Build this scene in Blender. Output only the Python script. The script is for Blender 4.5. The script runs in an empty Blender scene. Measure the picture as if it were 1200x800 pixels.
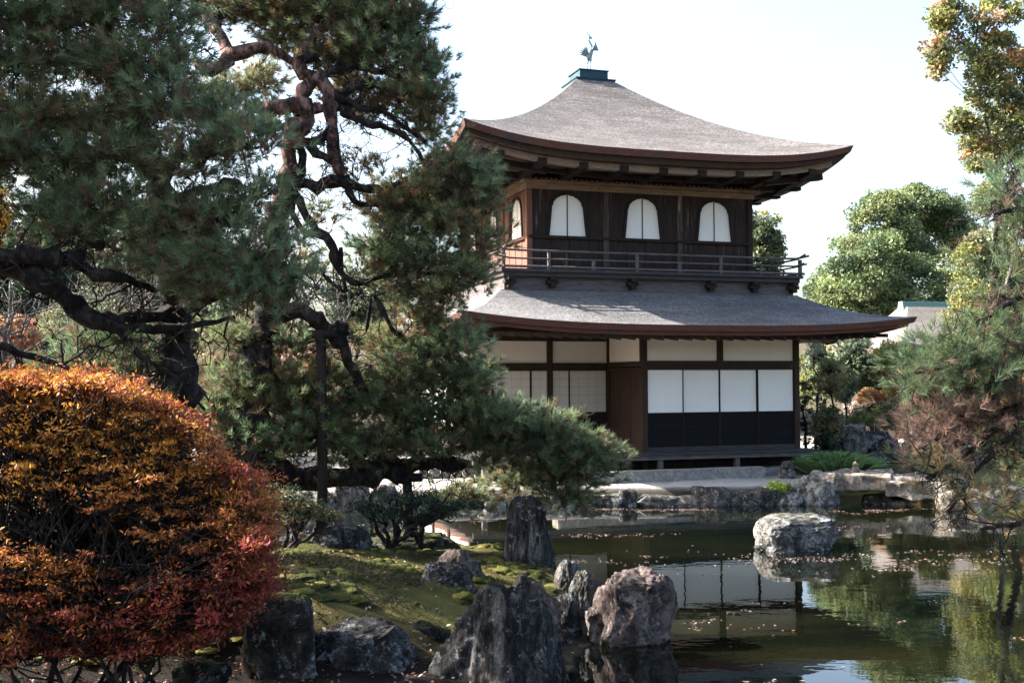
import bpy, bmesh, math, random
import numpy as np
from mathutils import Vector, noise

S = bpy.context.scene
COL = S.collection
R = math.radians

# ------------------------------------------------------------------ camera
CAM = np.array([0.0, 0.0, 2.53]); FPX = 1318.0
PIT = R(1.91); ROLL = 0.005
FW = np.array([0, math.cos(PIT), math.sin(PIT)]); r0 = np.array([1.0, 0, 0]); u0 = np.cross(r0, FW)
RT = r0 * math.cos(ROLL) - u0 * math.sin(ROLL); UP = u0 * math.cos(ROLL) + r0 * math.sin(ROLL)
cd = bpy.data.cameras.new('camera'); cam = bpy.data.objects.new('camera', cd); COL.objects.link(cam)
cd.sensor_width = 36; cd.lens = 36 * FPX / 1200; cd.clip_end = 3000; cd.clip_start = 0.1
from mathutils import Matrix
m = Matrix(((RT[0], UP[0], -FW[0], CAM[0]), (RT[1], UP[1], -FW[1], CAM[1]), (RT[2], UP[2], -FW[2], CAM[2]), (0, 0, 0, 1)))
cam.matrix_world = m
S.camera = cam

# ------------------------------------------------------------------ sky, sun, exposure
SUN_EL = R(36)
SUN = np.array([-0.98, 0.19]); SUN /= np.linalg.norm(SUN)           # horizontal direction towards the sun
wd = bpy.data.worlds.new('World'); S.world = wd; wd.use_nodes = True
nt = wd.node_tree; nt.nodes.clear()
sk = nt.nodes.new('ShaderNodeTexSky'); sk.sky_type = 'NISHITA'; sk.sun_disc = False
sk.sun_elevation = SUN_EL; sk.sun_rotation = math.atan2(SUN[0], SUN[1])
sk.air_density = 1.15; sk.dust_density = 5.0; sk.ozone_density = 2.6
bg = nt.nodes.new('ShaderNodeBackground'); bg.inputs[1].default_value = 0.092
ow = nt.nodes.new('ShaderNodeOutputWorld'); nt.links.new(sk.outputs[0], bg.inputs[0]); nt.links.new(bg.outputs[0], ow.inputs[0])
sl = bpy.data.lights.new('sun', 'SUN'); sl.energy = 5.0; sl.angle = R(0.5); sl.color = (1.0, 0.93, 0.84)
so = bpy.data.objects.new('sun', sl); COL.objects.link(so)
sd = Vector((SUN[0] * math.cos(SUN_EL), SUN[1] * math.cos(SUN_EL), math.sin(SUN_EL)))
so.rotation_euler = sd.to_track_quat('Z', 'Y').to_euler()
S.view_settings.view_transform = 'Standard'; S.view_settings.look = 'None'; S.view_settings.gamma = 1
S.view_settings.exposure = 2.72
S.cycles.max_bounces = 6; S.cycles.diffuse_bounces = 3; S.cycles.transparent_max_bounces = 4

# ------------------------------------------------------------------ helpers
def atD(px, py, D):
    d = FW + RT * (px - 600) / FPX + UP * (400 - py) / FPX
    return CAM + d * (D / d[1])
def atZ(px, py, z):
    d = FW + RT * (px - 600) / FPX + UP * (400 - py) / FPX
    return CAM + d * ((z - CAM[2]) / d[2])

def tag(o, label=None, cat=None, group=None, kind=None):
    if label: o['label'] = label
    if cat: o['category'] = cat
    if group: o['group'] = group
    if kind: o['kind'] = kind
    return o
def empty(name, loc, rz=0, **k):
    o = bpy.data.objects.new(name, None); COL.objects.link(o); o.location = loc; o.rotation_euler = (0, 0, rz)
    o.empty_display_size = 0.2
    return tag(o, **k)
def np_mesh(name, V, Fc, mat, parent=None, color=None, smooth=False, uv=None):
    """V (n,3); Fc list of equal-size faces (m,k) array or list of arrays of different k"""
    V = np.asarray(V, dtype=np.float32)
    if not isinstance(Fc, (list, tuple)): Fc = [Fc]
    me = bpy.data.meshes.new(name)
    me.vertices.add(len(V)); me.vertices.foreach_set('co', V.ravel())
    lo = np.concatenate([np.asarray(f, dtype=np.int32).ravel() for f in Fc])
    tot = np.concatenate([np.full(len(f), f.shape[1], dtype=np.int32) for f in [np.asarray(f) for f in Fc]])
    st = np.concatenate([[0], np.cumsum(tot)[:-1]]).astype(np.int32)
    me.loops.add(len(lo)); me.loops.foreach_set('vertex_index', lo)
    me.polygons.add(len(tot)); me.polygons.foreach_set('loop_start', st)
    me.update(calc_edges=True); me.validate()
    if smooth: me.polygons.foreach_set('use_smooth', np.ones(len(me.polygons), dtype=bool))
    if color is not None:
        a = me.color_attributes.new('Col', 'FLOAT_COLOR', 'POINT')
        c = np.ones((len(V), 4), dtype=np.float32); c[:, :3] = color
        a.data.foreach_set('color', c.ravel())
    me.materials.append(mat)
    o = bpy.data.objects.new(name, me); COL.objects.link(o)
    if parent: o.parent = parent
    return o

class MB:
    def __init__(s): s.v = []; s.f = []
    def add(s, vs, fs):
        n = len(s.v); s.v.extend([tuple(map(float, q)) for q in vs]); s.f.extend([tuple(i + n for i in f) for f in fs]); return s
    def box(s, x0, x1, y0, y1, z0, z1):
        return s.add([(x0, y0, z0), (x1, y0, z0), (x1, y1, z0), (x0, y1, z0), (x0, y0, z1), (x1, y0, z1), (x1, y1, z1), (x0, y1, z1)],
                     [(0, 3, 2, 1), (4, 5, 6, 7), (0, 1, 5, 4), (1, 2, 6, 5), (2, 3, 7, 6), (3, 0, 4, 7)])
    def beam(s, p, q, w, h, up=(0, 0, 1)):
        p = Vector(p); q = Vector(q); d = (q - p).normalized(); sd = d.cross(Vector(up)).normalized(); u = sd.cross(d)
        c = []
        for e in (p, q):
            for i, j in ((-1, -1), (1, -1), (1, 1), (-1, 1)): c.append(e + sd * (w / 2 * i) + u * (h / 2 * j))
        return s.add(c, [(0, 1, 2, 3), (7, 6, 5, 4), (0, 4, 5, 1), (1, 5, 6, 2), (2, 6, 7, 3), (3, 7, 4, 0)])
    def tube(s, pts, rad, n=6, cap=True):
        pts = [Vector(p) for p in pts]; vs = []; fs = []
        if not hasattr(rad, '__len__'): rad = [rad] * len(pts)
        prev = Vector((0.31, 0.2, 0.93))
        for i, p in enumerate(pts):
            d = (pts[min(i + 1, len(pts) - 1)] - pts[max(i - 1, 0)])
            if d.length < 1e-6: d = Vector((0, 0, 1))
            d.normalize(); a = (prev - d * prev.dot(d))
            if a.length < 1e-3: a = d.orthogonal()
            a.normalize(); prev = a; b = d.cross(a)
            for k in range(n):
                t = 2 * math.pi * k / n; vs.append(p + (a * math.cos(t) + b * math.sin(t)) * rad[i])
        for i in range(len(pts) - 1):
            for k in range(n):
                k2 = (k + 1) % n; fs.append((i * n + k, i * n + k2, (i + 1) * n + k2, (i + 1) * n + k))
        if cap: fs.append(tuple(range(n))[::-1]); fs.append(tuple((len(pts) - 1) * n + k for k in range(n)))
        return s.add(vs, fs)
    def build(s, name, mat, parent=None, bevel=0, smooth=False, dz=0):
        me = bpy.data.meshes.new(name)
        me.from_pydata([(x, y, z + dz) for x, y, z in s.v], [], s.f); me.validate(); me.update()
        if smooth: me.polygons.foreach_set('use_smooth', [True] * len(me.polygons))
        me.materials.append(mat)
        o = bpy.data.objects.new(name, me); COL.objects.link(o)
        if parent: o.parent = parent
        if bevel:
            md = o.modifiers.new('bevel', 'BEVEL'); md.width = bevel; md.segments = 1; md.limit_method = 'ANGLE'
        return o

# ------------------------------------------------------------------ materials
def mat(name, col=(0.5, 0.5, 0.5), rough=0.8, spec=0.3):
    m = bpy.data.materials.new(name); m.use_nodes = True; nt = m.node_tree
    b = nt.nodes['Principled BSDF']; b.inputs['Base Color'].default_value = (*col, 1); b.inputs['Roughness'].default_value = rough
    b.inputs['Specular IOR Level'].default_value = spec
    return m, nt, b
def ramp(nt, src, stops, interp='LINEAR'):
    r = nt.nodes.new('ShaderNodeValToRGB'); r.color_ramp.interpolation = interp
    e = r.color_ramp.elements
    while len(e) < len(stops): e.new(0.5)
    for k, (p, c) in enumerate(stops):
        e[k].position = p; e[k].color = (*c, 1) if len(c) == 3 else c
    nt.links.new(src, r.inputs[0]); return r.outputs[0]
def tex(nt, scale=5, detail=6, rough=0.6, stretch=(1, 1, 1), kind='noise', rot=(0, 0, 0), coord='Object', dist=0):
    tc = nt.nodes.new('ShaderNodeTexCoord'); mp = nt.nodes.new('ShaderNodeMapping')
    mp.inputs['Scale'].default_value = stretch; mp.inputs['Rotation'].default_value = rot
    nt.links.new(tc.outputs[coord], mp.inputs[0])
    if kind == 'noise':
        n = nt.nodes.new('ShaderNodeTexNoise'); n.inputs['Scale'].default_value = scale; n.inputs['Detail'].default_value = detail
        n.inputs['Roughness'].default_value = rough; n.inputs['Distortion'].default_value = dist; out = n.outputs[0]
    else:
        n = nt.nodes.new('ShaderNodeTexVoronoi'); n.inputs['Scale'].default_value = scale; out = n.outputs[0]
    nt.links.new(mp.outputs[0], n.inputs['Vector']); return out
def bump(nt, b, src, strength=0.5, dist=0.02, prev=None):
    n = nt.nodes.new('ShaderNodeBump'); n.inputs['Strength'].default_value = strength; n.inputs['Distance'].default_value = dist
    nt.links.new(src, n.inputs['Height'])
    if prev is not None: nt.links.new(prev, n.inputs['Normal'])
    nt.links.new(n.outputs[0], b.inputs['Normal']); return n.outputs[0]
def mix(nt, fac, a, b, mode='MIX'):
    n = nt.nodes.new('ShaderNodeMix'); n.data_type = 'RGBA'; n.blend_type = mode
    for s_, i in ((fac, 0), (a, 6), (b, 7)):
        if hasattr(s_, 'links') or isinstance(s_, bpy.types.NodeSocket): nt.links.new(s_, n.inputs[i])
        elif i == 0: n.inputs[0].default_value = s_
        else: n.inputs[i].default_value = (*s_, 1)
    return n.outputs[2]

def wood(name, dark, light, scale=3, stretch=(8, 8, 0.6), rough=0.75, bmp=0.4, patch=None, lo=0.3, hi=0.72):
    wk = WK.get(name, 0.55); dark = tuple(x * wk for x in dark); light = tuple(x * wk for x in light)
    m, nt, b = mat(name, rough=rough, spec=0.2)
    f = tex(nt, scale, 6, 0.65, stretch)
    c = ramp(nt, f, [(lo, dark), (hi, light)])
    if patch:
        g = tex(nt, patch[1], 5, 0.7, patch[2]); k = ramp(nt, g, [(patch[3], (0, 0, 0)), (patch[3] + 0.08, (1, 1, 1))])
        c = mix(nt, k, c, patch[0])
    nt.links.new(c, b.inputs['Base Color']); bump(nt, b, f, bmp, 0.01)
    return m
M = {}
WK = {'tan_board': 1.0, 'worn_beam': 0.75, 'sunlit_red_brown_boards': 0.9, 'cut_bark_eave': 0.7, 'soffit_wood': 0.8, 'grey_rail_wood': 0.6, 'green_copper': 0.8, 'pale_bronze': 0.8}
M['dark_wood'] = wood('dark_wood', (0.012, 0.008, 0.007), (0.045, 0.028, 0.022))
M['post_wood'] = wood('post_wood', (0.035, 0.02, 0.014), (0.085, 0.05, 0.034))
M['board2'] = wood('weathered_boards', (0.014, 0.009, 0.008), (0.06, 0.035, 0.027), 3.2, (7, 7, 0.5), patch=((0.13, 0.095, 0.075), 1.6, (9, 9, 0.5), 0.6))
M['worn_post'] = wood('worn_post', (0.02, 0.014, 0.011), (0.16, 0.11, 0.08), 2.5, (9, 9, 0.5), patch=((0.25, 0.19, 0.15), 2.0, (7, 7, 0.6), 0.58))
M['sunlit_side_board'] = wood('sunlit_red_brown_boards', (0.1, 0.042, 0.028), (0.18, 0.085, 0.058), 3, (8, 8, 0.5))  # lighter, redder copy of the dark wood, sunlight on the left side painted in
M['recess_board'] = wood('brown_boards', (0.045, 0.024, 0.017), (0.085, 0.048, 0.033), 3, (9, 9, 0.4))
M['worn_beam'] = wood('worn_beam', (0.16, 0.1, 0.065), (0.34, 0.235, 0.16), 2.5, (1.0, 1.0, 9), patch=((0.03, 0.02, 0.016), 2.0, (2, 2, 7), 0.6))
M['grey_wood'] = wood('grey_rail_wood', (0.07, 0.06, 0.06), (0.2, 0.175, 0.17), 4, (1, 1, 9))
M['deck_wood'] = wood('deck_wood', (0.035, 0.032, 0.033), (0.1, 0.09, 0.09), 4, (0.8, 8, 8))
M['soffit'] = wood('soffit_wood', (0.07, 0.045, 0.032), (0.16, 0.105, 0.075), 3, (2, 2, 5))
M['tan_board'] = wood('tan_board', (0.14, 0.1, 0.075), (0.24, 0.18, 0.14), 3, (2, 2, 6))
M['eave'] = wood('cut_bark_eave', (0.075, 0.03, 0.022), (0.2, 0.085, 0.062), 5, (1.0, 1.0, 16), patch=((0.05, 0.04, 0.045), 0.9, (1, 1, 1), 0.54), bmp=0.8)
M['copper'] = wood('green_copper', (0.015, 0.04, 0.06), (0.03, 0.075, 0.105), 6, (1, 1, 1), rough=0.55)
M['bronze'] = wood('pale_bronze', (0.1, 0.15, 0.18), (0.36, 0.42, 0.43), 5, (1, 1, 1), rough=0.5)
M['black_panel'] = wood('black_lacquer_panel', (0.004, 0.004, 0.004), (0.012, 0.011, 0.012), 2, (0.6, 1, 8), rough=0.85)
def plaster(name, c0, c1):
    c0 = tuple(x * 0.85 for x in c0); c1 = tuple(x * 0.85 for x in c1)
    m, nt, b = mat(name, rough=0.9, spec=0.15); f = tex(nt, 1.3, 5, 0.6)
    nt.links.new(ramp(nt, f, [(0.3, c0), (0.7, c1)]), b.inputs['Base Color']); bump(nt, b, tex(nt, 40, 3), 0.1, 0.004); return m
M['plaster'] = plaster('ochre_white_plaster', (0.78, 0.69, 0.59), (0.88, 0.79, 0.69))
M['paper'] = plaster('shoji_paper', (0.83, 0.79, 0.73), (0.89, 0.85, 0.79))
M['paper_brown'] = plaster('brown_shoji_paper', (0.62, 0.54, 0.46), (0.7, 0.62, 0.53))
M['lattice'] = mat('lattice_wood', (0.3, 0.25, 0.2), 0.8)[0]
def roofmat(name, c0, c1, c2):
    m, nt, b = mat(name, rough=0.95, spec=0.1)
    f = tex(nt, 15, 10, 0.85, (1, 1, 2.2)); g = tex(nt, 0.9, 7, 0.7, (1, 1, 3)); h = tex(nt, 26, 4, 0.8, (0.6, 0.6, 3.0)); j = tex(nt, 1.6, 8, 0.75, (0.35, 0.35, 7))
    c = ramp(nt, f, [(0.38, c0), (0.5, c1), (0.62, c2)])
    c = mix(nt, ramp(nt, g, [(0.4, (0, 0, 0)), (0.62, (0.7, 0.7, 0.7))]), c, tuple(0.6 * x for x in c1))
    c = mix(nt, ramp(nt, j, [(0.5, (0, 0, 0)), (0.64, (0.42, 0.42, 0.42))]), c, tuple(0.8 * x for x in c0))
    c = mix(nt, ramp(nt, h, [(0.57, (0, 0, 0)), (0.63, (0.9, 0.9, 0.9))]), c, tuple(0.4 * x for x in c0))
    c = mix(nt, ramp(nt, tex(nt, 0.5, 8, 0.75), [(0.57, (0, 0, 0)), (0.66, (0.4, 0.4, 0.4))]), c, (0.08, 0.085, 0.06))
    nt.links.new(c, b.inputs['Base Color'])
    w = nt.nodes.new('ShaderNodeTexWave'); w.wave_type = 'BANDS'; w.bands_direction = 'Z'; w.inputs['Scale'].default_value = 5.5
    w.inputs['Distortion'].default_value = 3.5; w.inputs['Detail'].default_value = 4; w.inputs['Detail Scale'].default_value = 2
    tc = nt.nodes.new('ShaderNodeTexCoord'); nt.links.new(tc.outputs['Object'], w.inputs['Vector'])
    n1 = bump(nt, b, f, 1.0, 0.05); n2 = bump(nt, b, w.outputs[0], 0.3, 0.03, n1); bump(nt, b, h, 1.0, 0.03, n2)
    return m
M['roof'] = roofmat('weathered_bark_shingles', (0.05, 0.047, 0.048), (0.19, 0.175, 0.17), (0.39, 0.36, 0.345))
M['roof_low'] = roofmat('weathered_bark_shingles_lower', (0.06, 0.063, 0.068), (0.18, 0.178, 0.18), (0.38, 0.37, 0.365))  # same shingles tinted bluer, the shade on this roof put into the colour
M['roof_far'] = roofmat('far_bark_shingles', (0.1, 0.092, 0.085), (0.2, 0.18, 0.165), (0.32, 0.29, 0.265))
M['granite'] = None
def stone(name, dark, mid, light, lich=0.6, moss=0.0, scale=3.0, streak=(1, 1, 1), warm=None):
    SK = 0.62; wm = (1.08, 1.0, 0.9); dark = tuple(x * SK * 0.5 * w for x, w in zip(dark, wm)); mid = tuple(x * SK * 0.9 * w for x, w in zip(mid, wm)); light = tuple(x * SK * 1.25 * w for x, w in zip(light, wm))
    m, nt, b = mat(name, rough=0.92, spec=0.2)
    f = tex(nt, scale, 10, 0.78, streak, dist=0.6); g = tex(nt, scale * 1.7, 10, 0.8, (1, 1, 1), dist=0.3); h = tex(nt, scale * 0.6, 5, 0.6); q = tex(nt, scale * 9, 5, 0.8)
    c = ramp(nt, f, [(0.42, dark), (0.5, mid), (0.58, light)])
    c = mix(nt, ramp(nt, h, [(0.42, (0, 0, 0)), (0.58, (0.6, 0.6, 0.6))]), c, warm or tuple(x * 0.6 for x in mid))
    c = mix(nt, ramp(nt, q, [(0.36, (0.75, 0.75, 0.75)), (0.5, (0, 0, 0))]), c, tuple(x * 0.6 for x in dark))
    lc = mix(nt, ramp(nt, q, [(0.4, (0, 0, 0)), (0.6, (1, 1, 1))]), tuple(x * 1.6 for x in mid), (0.36, 0.38, 0.38))
    c = mix(nt, ramp(nt, g, [(lich - 0.06, (0, 0, 0)), (lich - 0.04, (0.9, 0.9, 0.9))]), c, lc)
    c = mix(nt, ramp(nt, tex(nt, scale * 4.2, 6, 0.8), [(0.62, (0, 0, 0)), (0.66, (0.9, 0.9, 0.9))]), c, (0.45, 0.47, 0.47))
    if moss:
        ge = nt.nodes.new('ShaderNodeNewGeometry'); sp = nt.nodes.new('ShaderNodeSeparateXYZ'); nt.links.new(ge.outputs['Normal'], sp.inputs[0])
        ma = nt.nodes.new('ShaderNodeMath'); ma.operation = 'MULTIPLY'; nt.links.new(sp.outputs[2], ma.inputs[0]); nt.links.new(tex(nt, scale * 1.1, 5, 0.7), ma.inputs[1])
        c = mix(nt, ramp(nt, ma.outputs[0], [(0.62 - moss, (0, 0, 0)), (0.72 - moss, (1, 1, 1))]), c, (0.045, 0.055, 0.012))
    nt.links.new(c, b.inputs['Base Color'])
    n1 = bump(nt, b, f, 1.0, 0.1); n2 = bump(nt, b, q, 0.9, 0.03, n1); bump(nt, b, g, 0.8, 0.05, n2)
    return m
M['rock_dark'] = stone('dark_lichen_rock', (0.025, 0.026, 0.03), (0.075, 0.077, 0.085), (0.17, 0.175, 0.185), 0.6, streak=(1, 1, 0.45))
M['rock_streak'] = stone('streaked_dark_rock', (0.02, 0.022, 0.026), (0.06, 0.063, 0.07), (0.2, 0.21, 0.225), 0.64, scale=4.5, streak=(2.2, 2.2, 0.45))
M['rock_warm'] = stone('warm_lichen_rock', (0.06, 0.055, 0.055), (0.2, 0.17, 0.165), (0.36, 0.33, 0.32), 0.62, scale=2.6, warm=(0.16, 0.11, 0.1))
M['rock_grey'] = stone('grey_rock', (0.08, 0.08, 0.085), (0.2, 0.2, 0.2), (0.38, 0.37, 0.36), 0.6)
M['rock_bank'] = stone('bank_rock', (0.06, 0.065, 0.07), (0.16, 0.17, 0.18), (0.34, 0.34, 0.34), 0.58, moss=0.16)
M['rock_edge'] = stone('edge_stone', (0.035, 0.038, 0.042), (0.1, 0.105, 0.11), (0.24, 0.24, 0.24), 0.63)
M['rock_moss'] = stone('mossy_rock', (0.02, 0.02, 0.02), (0.07, 0.07, 0.065), (0.15, 0.15, 0.15), 0.62, moss=0.3)
M['rock_light'] = stone('pale_rock', (0.16, 0.15, 0.14), (0.36, 0.34, 0.32), (0.52, 0.5, 0.48), 0.66)
M['granite'] = stone('pale_granite', (0.75, 0.75, 0.74), (0.72, 0.72, 0.72), (0.68, 0.69, 0.7), 0.8, scale=14)

def foliage(name, rough=0.7, trans=0.35, spec=0.25):
    m, nt, b = mat(name, rough=rough, spec=spec)
    a = nt.nodes.new('ShaderNodeAttribute'); a.attribute_name = 'Col'
    nt.links.new(a.outputs['Color'], b.inputs['Base Color'])
    if trans:
        t = nt.nodes.new('ShaderNodeBsdfTranslucent'); nt.links.new(a.outputs['Color'], t.inputs['Color'])
        mx = nt.nodes.new('ShaderNodeMixShader'); mx.inputs[0].default_value = trans
        out = nt.nodes['Material Output']; nt.links.new(b.outputs[0], mx.inputs[1]); nt.links.new(t.outputs[0], mx.inputs[2]); nt.links.new(mx.outputs[0], out.inputs[0])
    return m
M['needle'] = foliage('pine_needles', 0.6, 0.38, 0.3)
M['leaf'] = foliage('leaves', 0.6, 0.35)
M['gloss_leaf'] = foliage('glossy_leaves', 0.35, 0.2, 0.5)
def barkm(name, c0, c1, c2, sc=6):
    m, nt, b = mat(name, rough=0.9, spec=0.2); f = tex(nt, sc, 7, 0.7, (1, 1, 0.6)); v = tex(nt, sc * 2, kind='vor', stretch=(1, 1, 0.5))
    c = ramp(nt, f, [(0.4, c0), (0.5, c1), (0.62, c2)]); nt.links.new(c, b.inputs['Base Color'])
    n = bump(nt, b, f, 1.0, 0.06); bump(nt, b, v, 0.8, 0.02, n); return m
M['bark_red'] = barkm('red_pine_bark', (0.012, 0.008, 0.007), (0.07, 0.038, 0.03), (0.24, 0.14, 0.12), 9)
M['bark_dark'] = barkm('dark_bark', (0.005, 0.004, 0.004), (0.016, 0.013, 0.012), (0.05, 0.04, 0.036), 9)
M['bark_grey'] = barkm('grey_bark', (0.03, 0.025, 0.022), (0.07, 0.06, 0.055), (0.14, 0.125, 0.115))

# ------------------------------------------------------------------ terrain
def rng(seed): return np.random.default_rng(seed)
POND = np.array([(-9, 17.0), (-8, 19.5), (-5.5, 21.3), (-3.2, 22.2), (-0.7, 22.5), (1.8, 22.6), (4.5, 22.75), (6.2, 22.9), (6.7, 24.2), (7.6, 24.4), (8.0, 22.4),
                 (8.6, 21.6), (10, 21.0), (12.5, 20.3), (16, 18), (18, 12), (14, 4), (7, 2.2), (3, 2.6), (1.2, 5), (0.35, 8.0), (0.3, 9.6), (0.45, 10.4), (0.85, 11.6), (1.05, 12.7),
                 (0.75, 13.8), (0.3, 14.9), (-0.6, 15.7), (-1.6, 16.1), (-2.6, 15.6), (-3.4, 14.9), (-4.6, 15.3), (-6.5, 15.8)])
def sdf(P, poly):
    """signed distance, positive outside"""
    d = np.full(len(P), 1e9); inside = np.zeros(len(P), bool); n = len(poly)
    for i in range(n):
        a = poly[i]; b = poly[(i + 1) % n]; e = b - a; w = P - a
        t = np.clip((w @ e) / (e @ e), 0, 1); q = w - t[:, None] * e; d = np.minimum(d, np.hypot(q[:, 0], q[:, 1]))
        c = ((a[1] > P[:, 1]) != (b[1] > P[:, 1])) & (P[:, 0] < (b[0] - a[0]) * (P[:, 1] - a[1]) / (b[1] - a[1] + 1e-12) + a[0])
        inside ^= c
    return np.where(inside, -d, d)
def sstep(a, b, x): t = np.clip((x - a) / (b - a), 0, 1); return t * t * (3 - 2 * t)
def vnoise(X, Y, s, seed=0):
    X = X * s + seed * 17.3; Y = Y * s + seed * 9.1; xi = np.floor(X); yi = np.floor(Y); fx = X - xi; fy = Y - yi
    fx = fx * fx * (3 - 2 * fx); fy = fy * fy * (3 - 2 * fy)
    h = lambda a, b: np.modf(np.abs(np.sin(a * 127.1 + b * 311.7) * 43758.5453))[0]
    return (h(xi, yi) * (1 - fx) + h(xi + 1, yi) * fx) * (1 - fy) + (h(xi, yi + 1) * (1 - fx) + h(xi + 1, yi + 1) * fx) * fy - 0.5
def height(X, Y):
    P = np.stack([X, Y], 1); s = sdf(P, POND)
    far = sstep(-0.2, 0.3, s) * 0.31 + np.clip((s - 0.4) * 0.02, 0, 0.06)
    near = sstep(-0.2, 0.5, s) * 0.2
    md = np.exp(-((X + 2.3) / 1.75) ** 2) * sstep(8.7, 9.5, Y) * (1 - 0.45 * sstep(10.5, 14.5, Y)) * 0.58 * sstep(0.1, 1.3, s)
    md += 0.16 * sstep(0.1, 0.7, s) * np.exp(-((X - 0.1) / 1.0) ** 2) * sstep(9.5, 10.5, Y)
    near = near + md + 0.25 * sstep(-3.2, -5, X) * sstep(0, 2, s)
    isnear = (Y < 16.6 + 0 * X) & (X < 2.5)
    h = np.where(isnear & (X > -9), near, far)
    h = h + np.clip((Y - 40) * 0.05, 0, 14) * sstep(0, 30, np.abs(X) + 10)
    h = np.where(s < -0.2, -0.25 - np.clip((-s) * 0.25, 0, 0.7), h)
    h = h + np.where(s > 0.2, vnoise(X, Y, 1.3) * 0.09 + vnoise(X, Y, 3.6, 2) * 0.075 + np.abs(vnoise(X, Y, 7.5, 3)) * 0.05, 0) * np.where(isnear, 1, 0.3)
    return h, s, isnear
def H(x, y):
    h, s, n = height(np.array([float(x)]), np.array([float(y)])); return float(h[0])
ax = np.concatenate([-np.geomspace(900, 10, 30), np.arange(-9.9, 11, 0.11), np.geomspace(11.2, 900, 32)])
ay = np.concatenate([-np.geomspace(300, 3, 14), np.arange(-2, 7, 0.5), np.arange(7, 27, 0.11), np.geomspace(27.2, 1500, 50)])
GX, GY = np.meshgrid(ax, ay); gx = GX.ravel(); gy = GY.ravel()
gh, gs, gn = height(gx, gy)
nx = len(ax); ny = len(ay); idx = np.arange(nx * ny).reshape(ny, nx)
gf = np.stack([idx[:-1, :-1].ravel(), idx[:-1, 1:].ravel(), idx[1:, 1:].ravel(), idx[1:, :-1].ravel()], 1)
nz = vnoise(gx, gy, 0.9, 5) + 0.5 * vnoise(gx, gy, 3.1, 7)
moss = np.array([0.05, 0.054, 0.015]); moss2 = np.array([0.135, 0.11, 0.034]); soil = np.array([0.04, 0.03, 0.022]); grav = np.array([0.36, 0.34, 0.32]); litter = np.array([0.014, 0.01, 0.008])
mn = vnoise(gx, gy, 6.5, 11) + 0.6 * vnoise(gx, gy, 2.4, 12)
gc = np.where(gn[:, None], (moss + (moss2 - moss) * np.clip(nz * 1.6 + 0.3, 0, 1)[:, None]) * (1 - 0.75 * sstep(-0.02, 0.3, mn)[:, None]), grav * (0.95 + 0.12 * nz[:, None]))
lowf = (sstep(9.6, 9.0, gy) * gn)[:, None]; gc = gc * (1 - lowf) + litter * lowf  # near ground turned almost black, shade and vignette put into its colour
edge = (sstep(0.45, 0.1, gs))[:, None]; gc = gc * (1 - edge) + np.array([0.018, 0.017, 0.012]) * edge
# mossy garden ground to the right of the pavilion, forest floor far out
rg = (sstep(6.3, 7.2, gx + 0.3 * nz) * sstep(16, 18, gy) * sstep(33, 30, gy + 2 * nz))[:, None]; gc = gc * (1 - rg) + (moss * 0.8 + soil * 0.5) * rg
ff = np.maximum(np.maximum(sstep(36, 44, gy), sstep(14, 18, np.abs(gx))), sstep(-5.2, -6.5, gx) * sstep(24, 20, gy))[:, None]; gc = gc * (1 - ff) + (soil * 1.4 + moss * 0.3) * ff
mg, nt, b = mat('garden_ground', rough=0.95, spec=0.1)
a = nt.nodes.new('ShaderNodeAttribute'); a.attribute_name = 'Col'
c = mix(nt, 0.55, a.outputs['Color'], ramp(nt, tex(nt, 5, 8, 0.75), [(0.3, (0.25, 0.25, 0.25)), (0.7, (1.0, 1.0, 1.0))]), 'MULTIPLY')
nt.links.new(c, b.inputs['Base Color']); n1 = bump(nt, b, tex(nt, 6, 6, 0.7), 0.7, 0.05); bump(nt, b, tex(nt, 45, 4, 0.7), 0.8, 0.02, n1)
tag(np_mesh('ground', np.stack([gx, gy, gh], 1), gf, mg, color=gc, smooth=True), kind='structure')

# water
mw, nt, b = mat('pond_water', (0.012, 0.011, 0.006), 0.012, 0.5); b.inputs['IOR'].default_value = 1.6
nt.links.new(ramp(nt, tex(nt, 0.35, 4, 0.6, (0.5, 1.6, 1)), [(0.42, (0.0012, 0.0022, 0.0018)), (0.68, (0.006, 0.0068, 0.0024))]), b.inputs['Base Color'])
n1 = bump(nt, b, tex(nt, 2.2, 3, 0.5, (1, 1.4, 1)), 0.035, 0.05); bump(nt, b, tex(nt, 9, 2, 0.5), 0.012, 0.02, n1)
MB().add([(-14, -2, 0), (22, -2, 0), (22, 27, 0), (-14, 27, 0)], [(0, 1, 2, 3)]).build('water', mw)
tag(bpy.data.objects['water'], kind='structure')

# ------------------------------------------------------------------ pavilion
P0 = atD(752, 528, 25.6); ANG = R(90 - 71.9)
GZ = 0.4
U2 = np.array([math.cos(ANG), math.sin(ANG), 0]); V2 = np.array([-math.sin(ANG), math.cos(ANG), 0])
def Bw(a, b, z): return np.array([P0[0], P0[1], 0]) + U2 * a + V2 * b + np.array([0, 0, z])
pav = empty('wooden_pavilion', (P0[0], P0[1], GZ), ANG, label='two storey dark timber pavilion with bark shingle roofs beside the pond', cat='pavilion')
def PB(mb, name, m, parent=pav, bevel=0, smooth=False): return mb.build(name, M[m] if isinstance(m, str) else m, parent, bevel, smooth, dz=-GZ)

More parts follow.
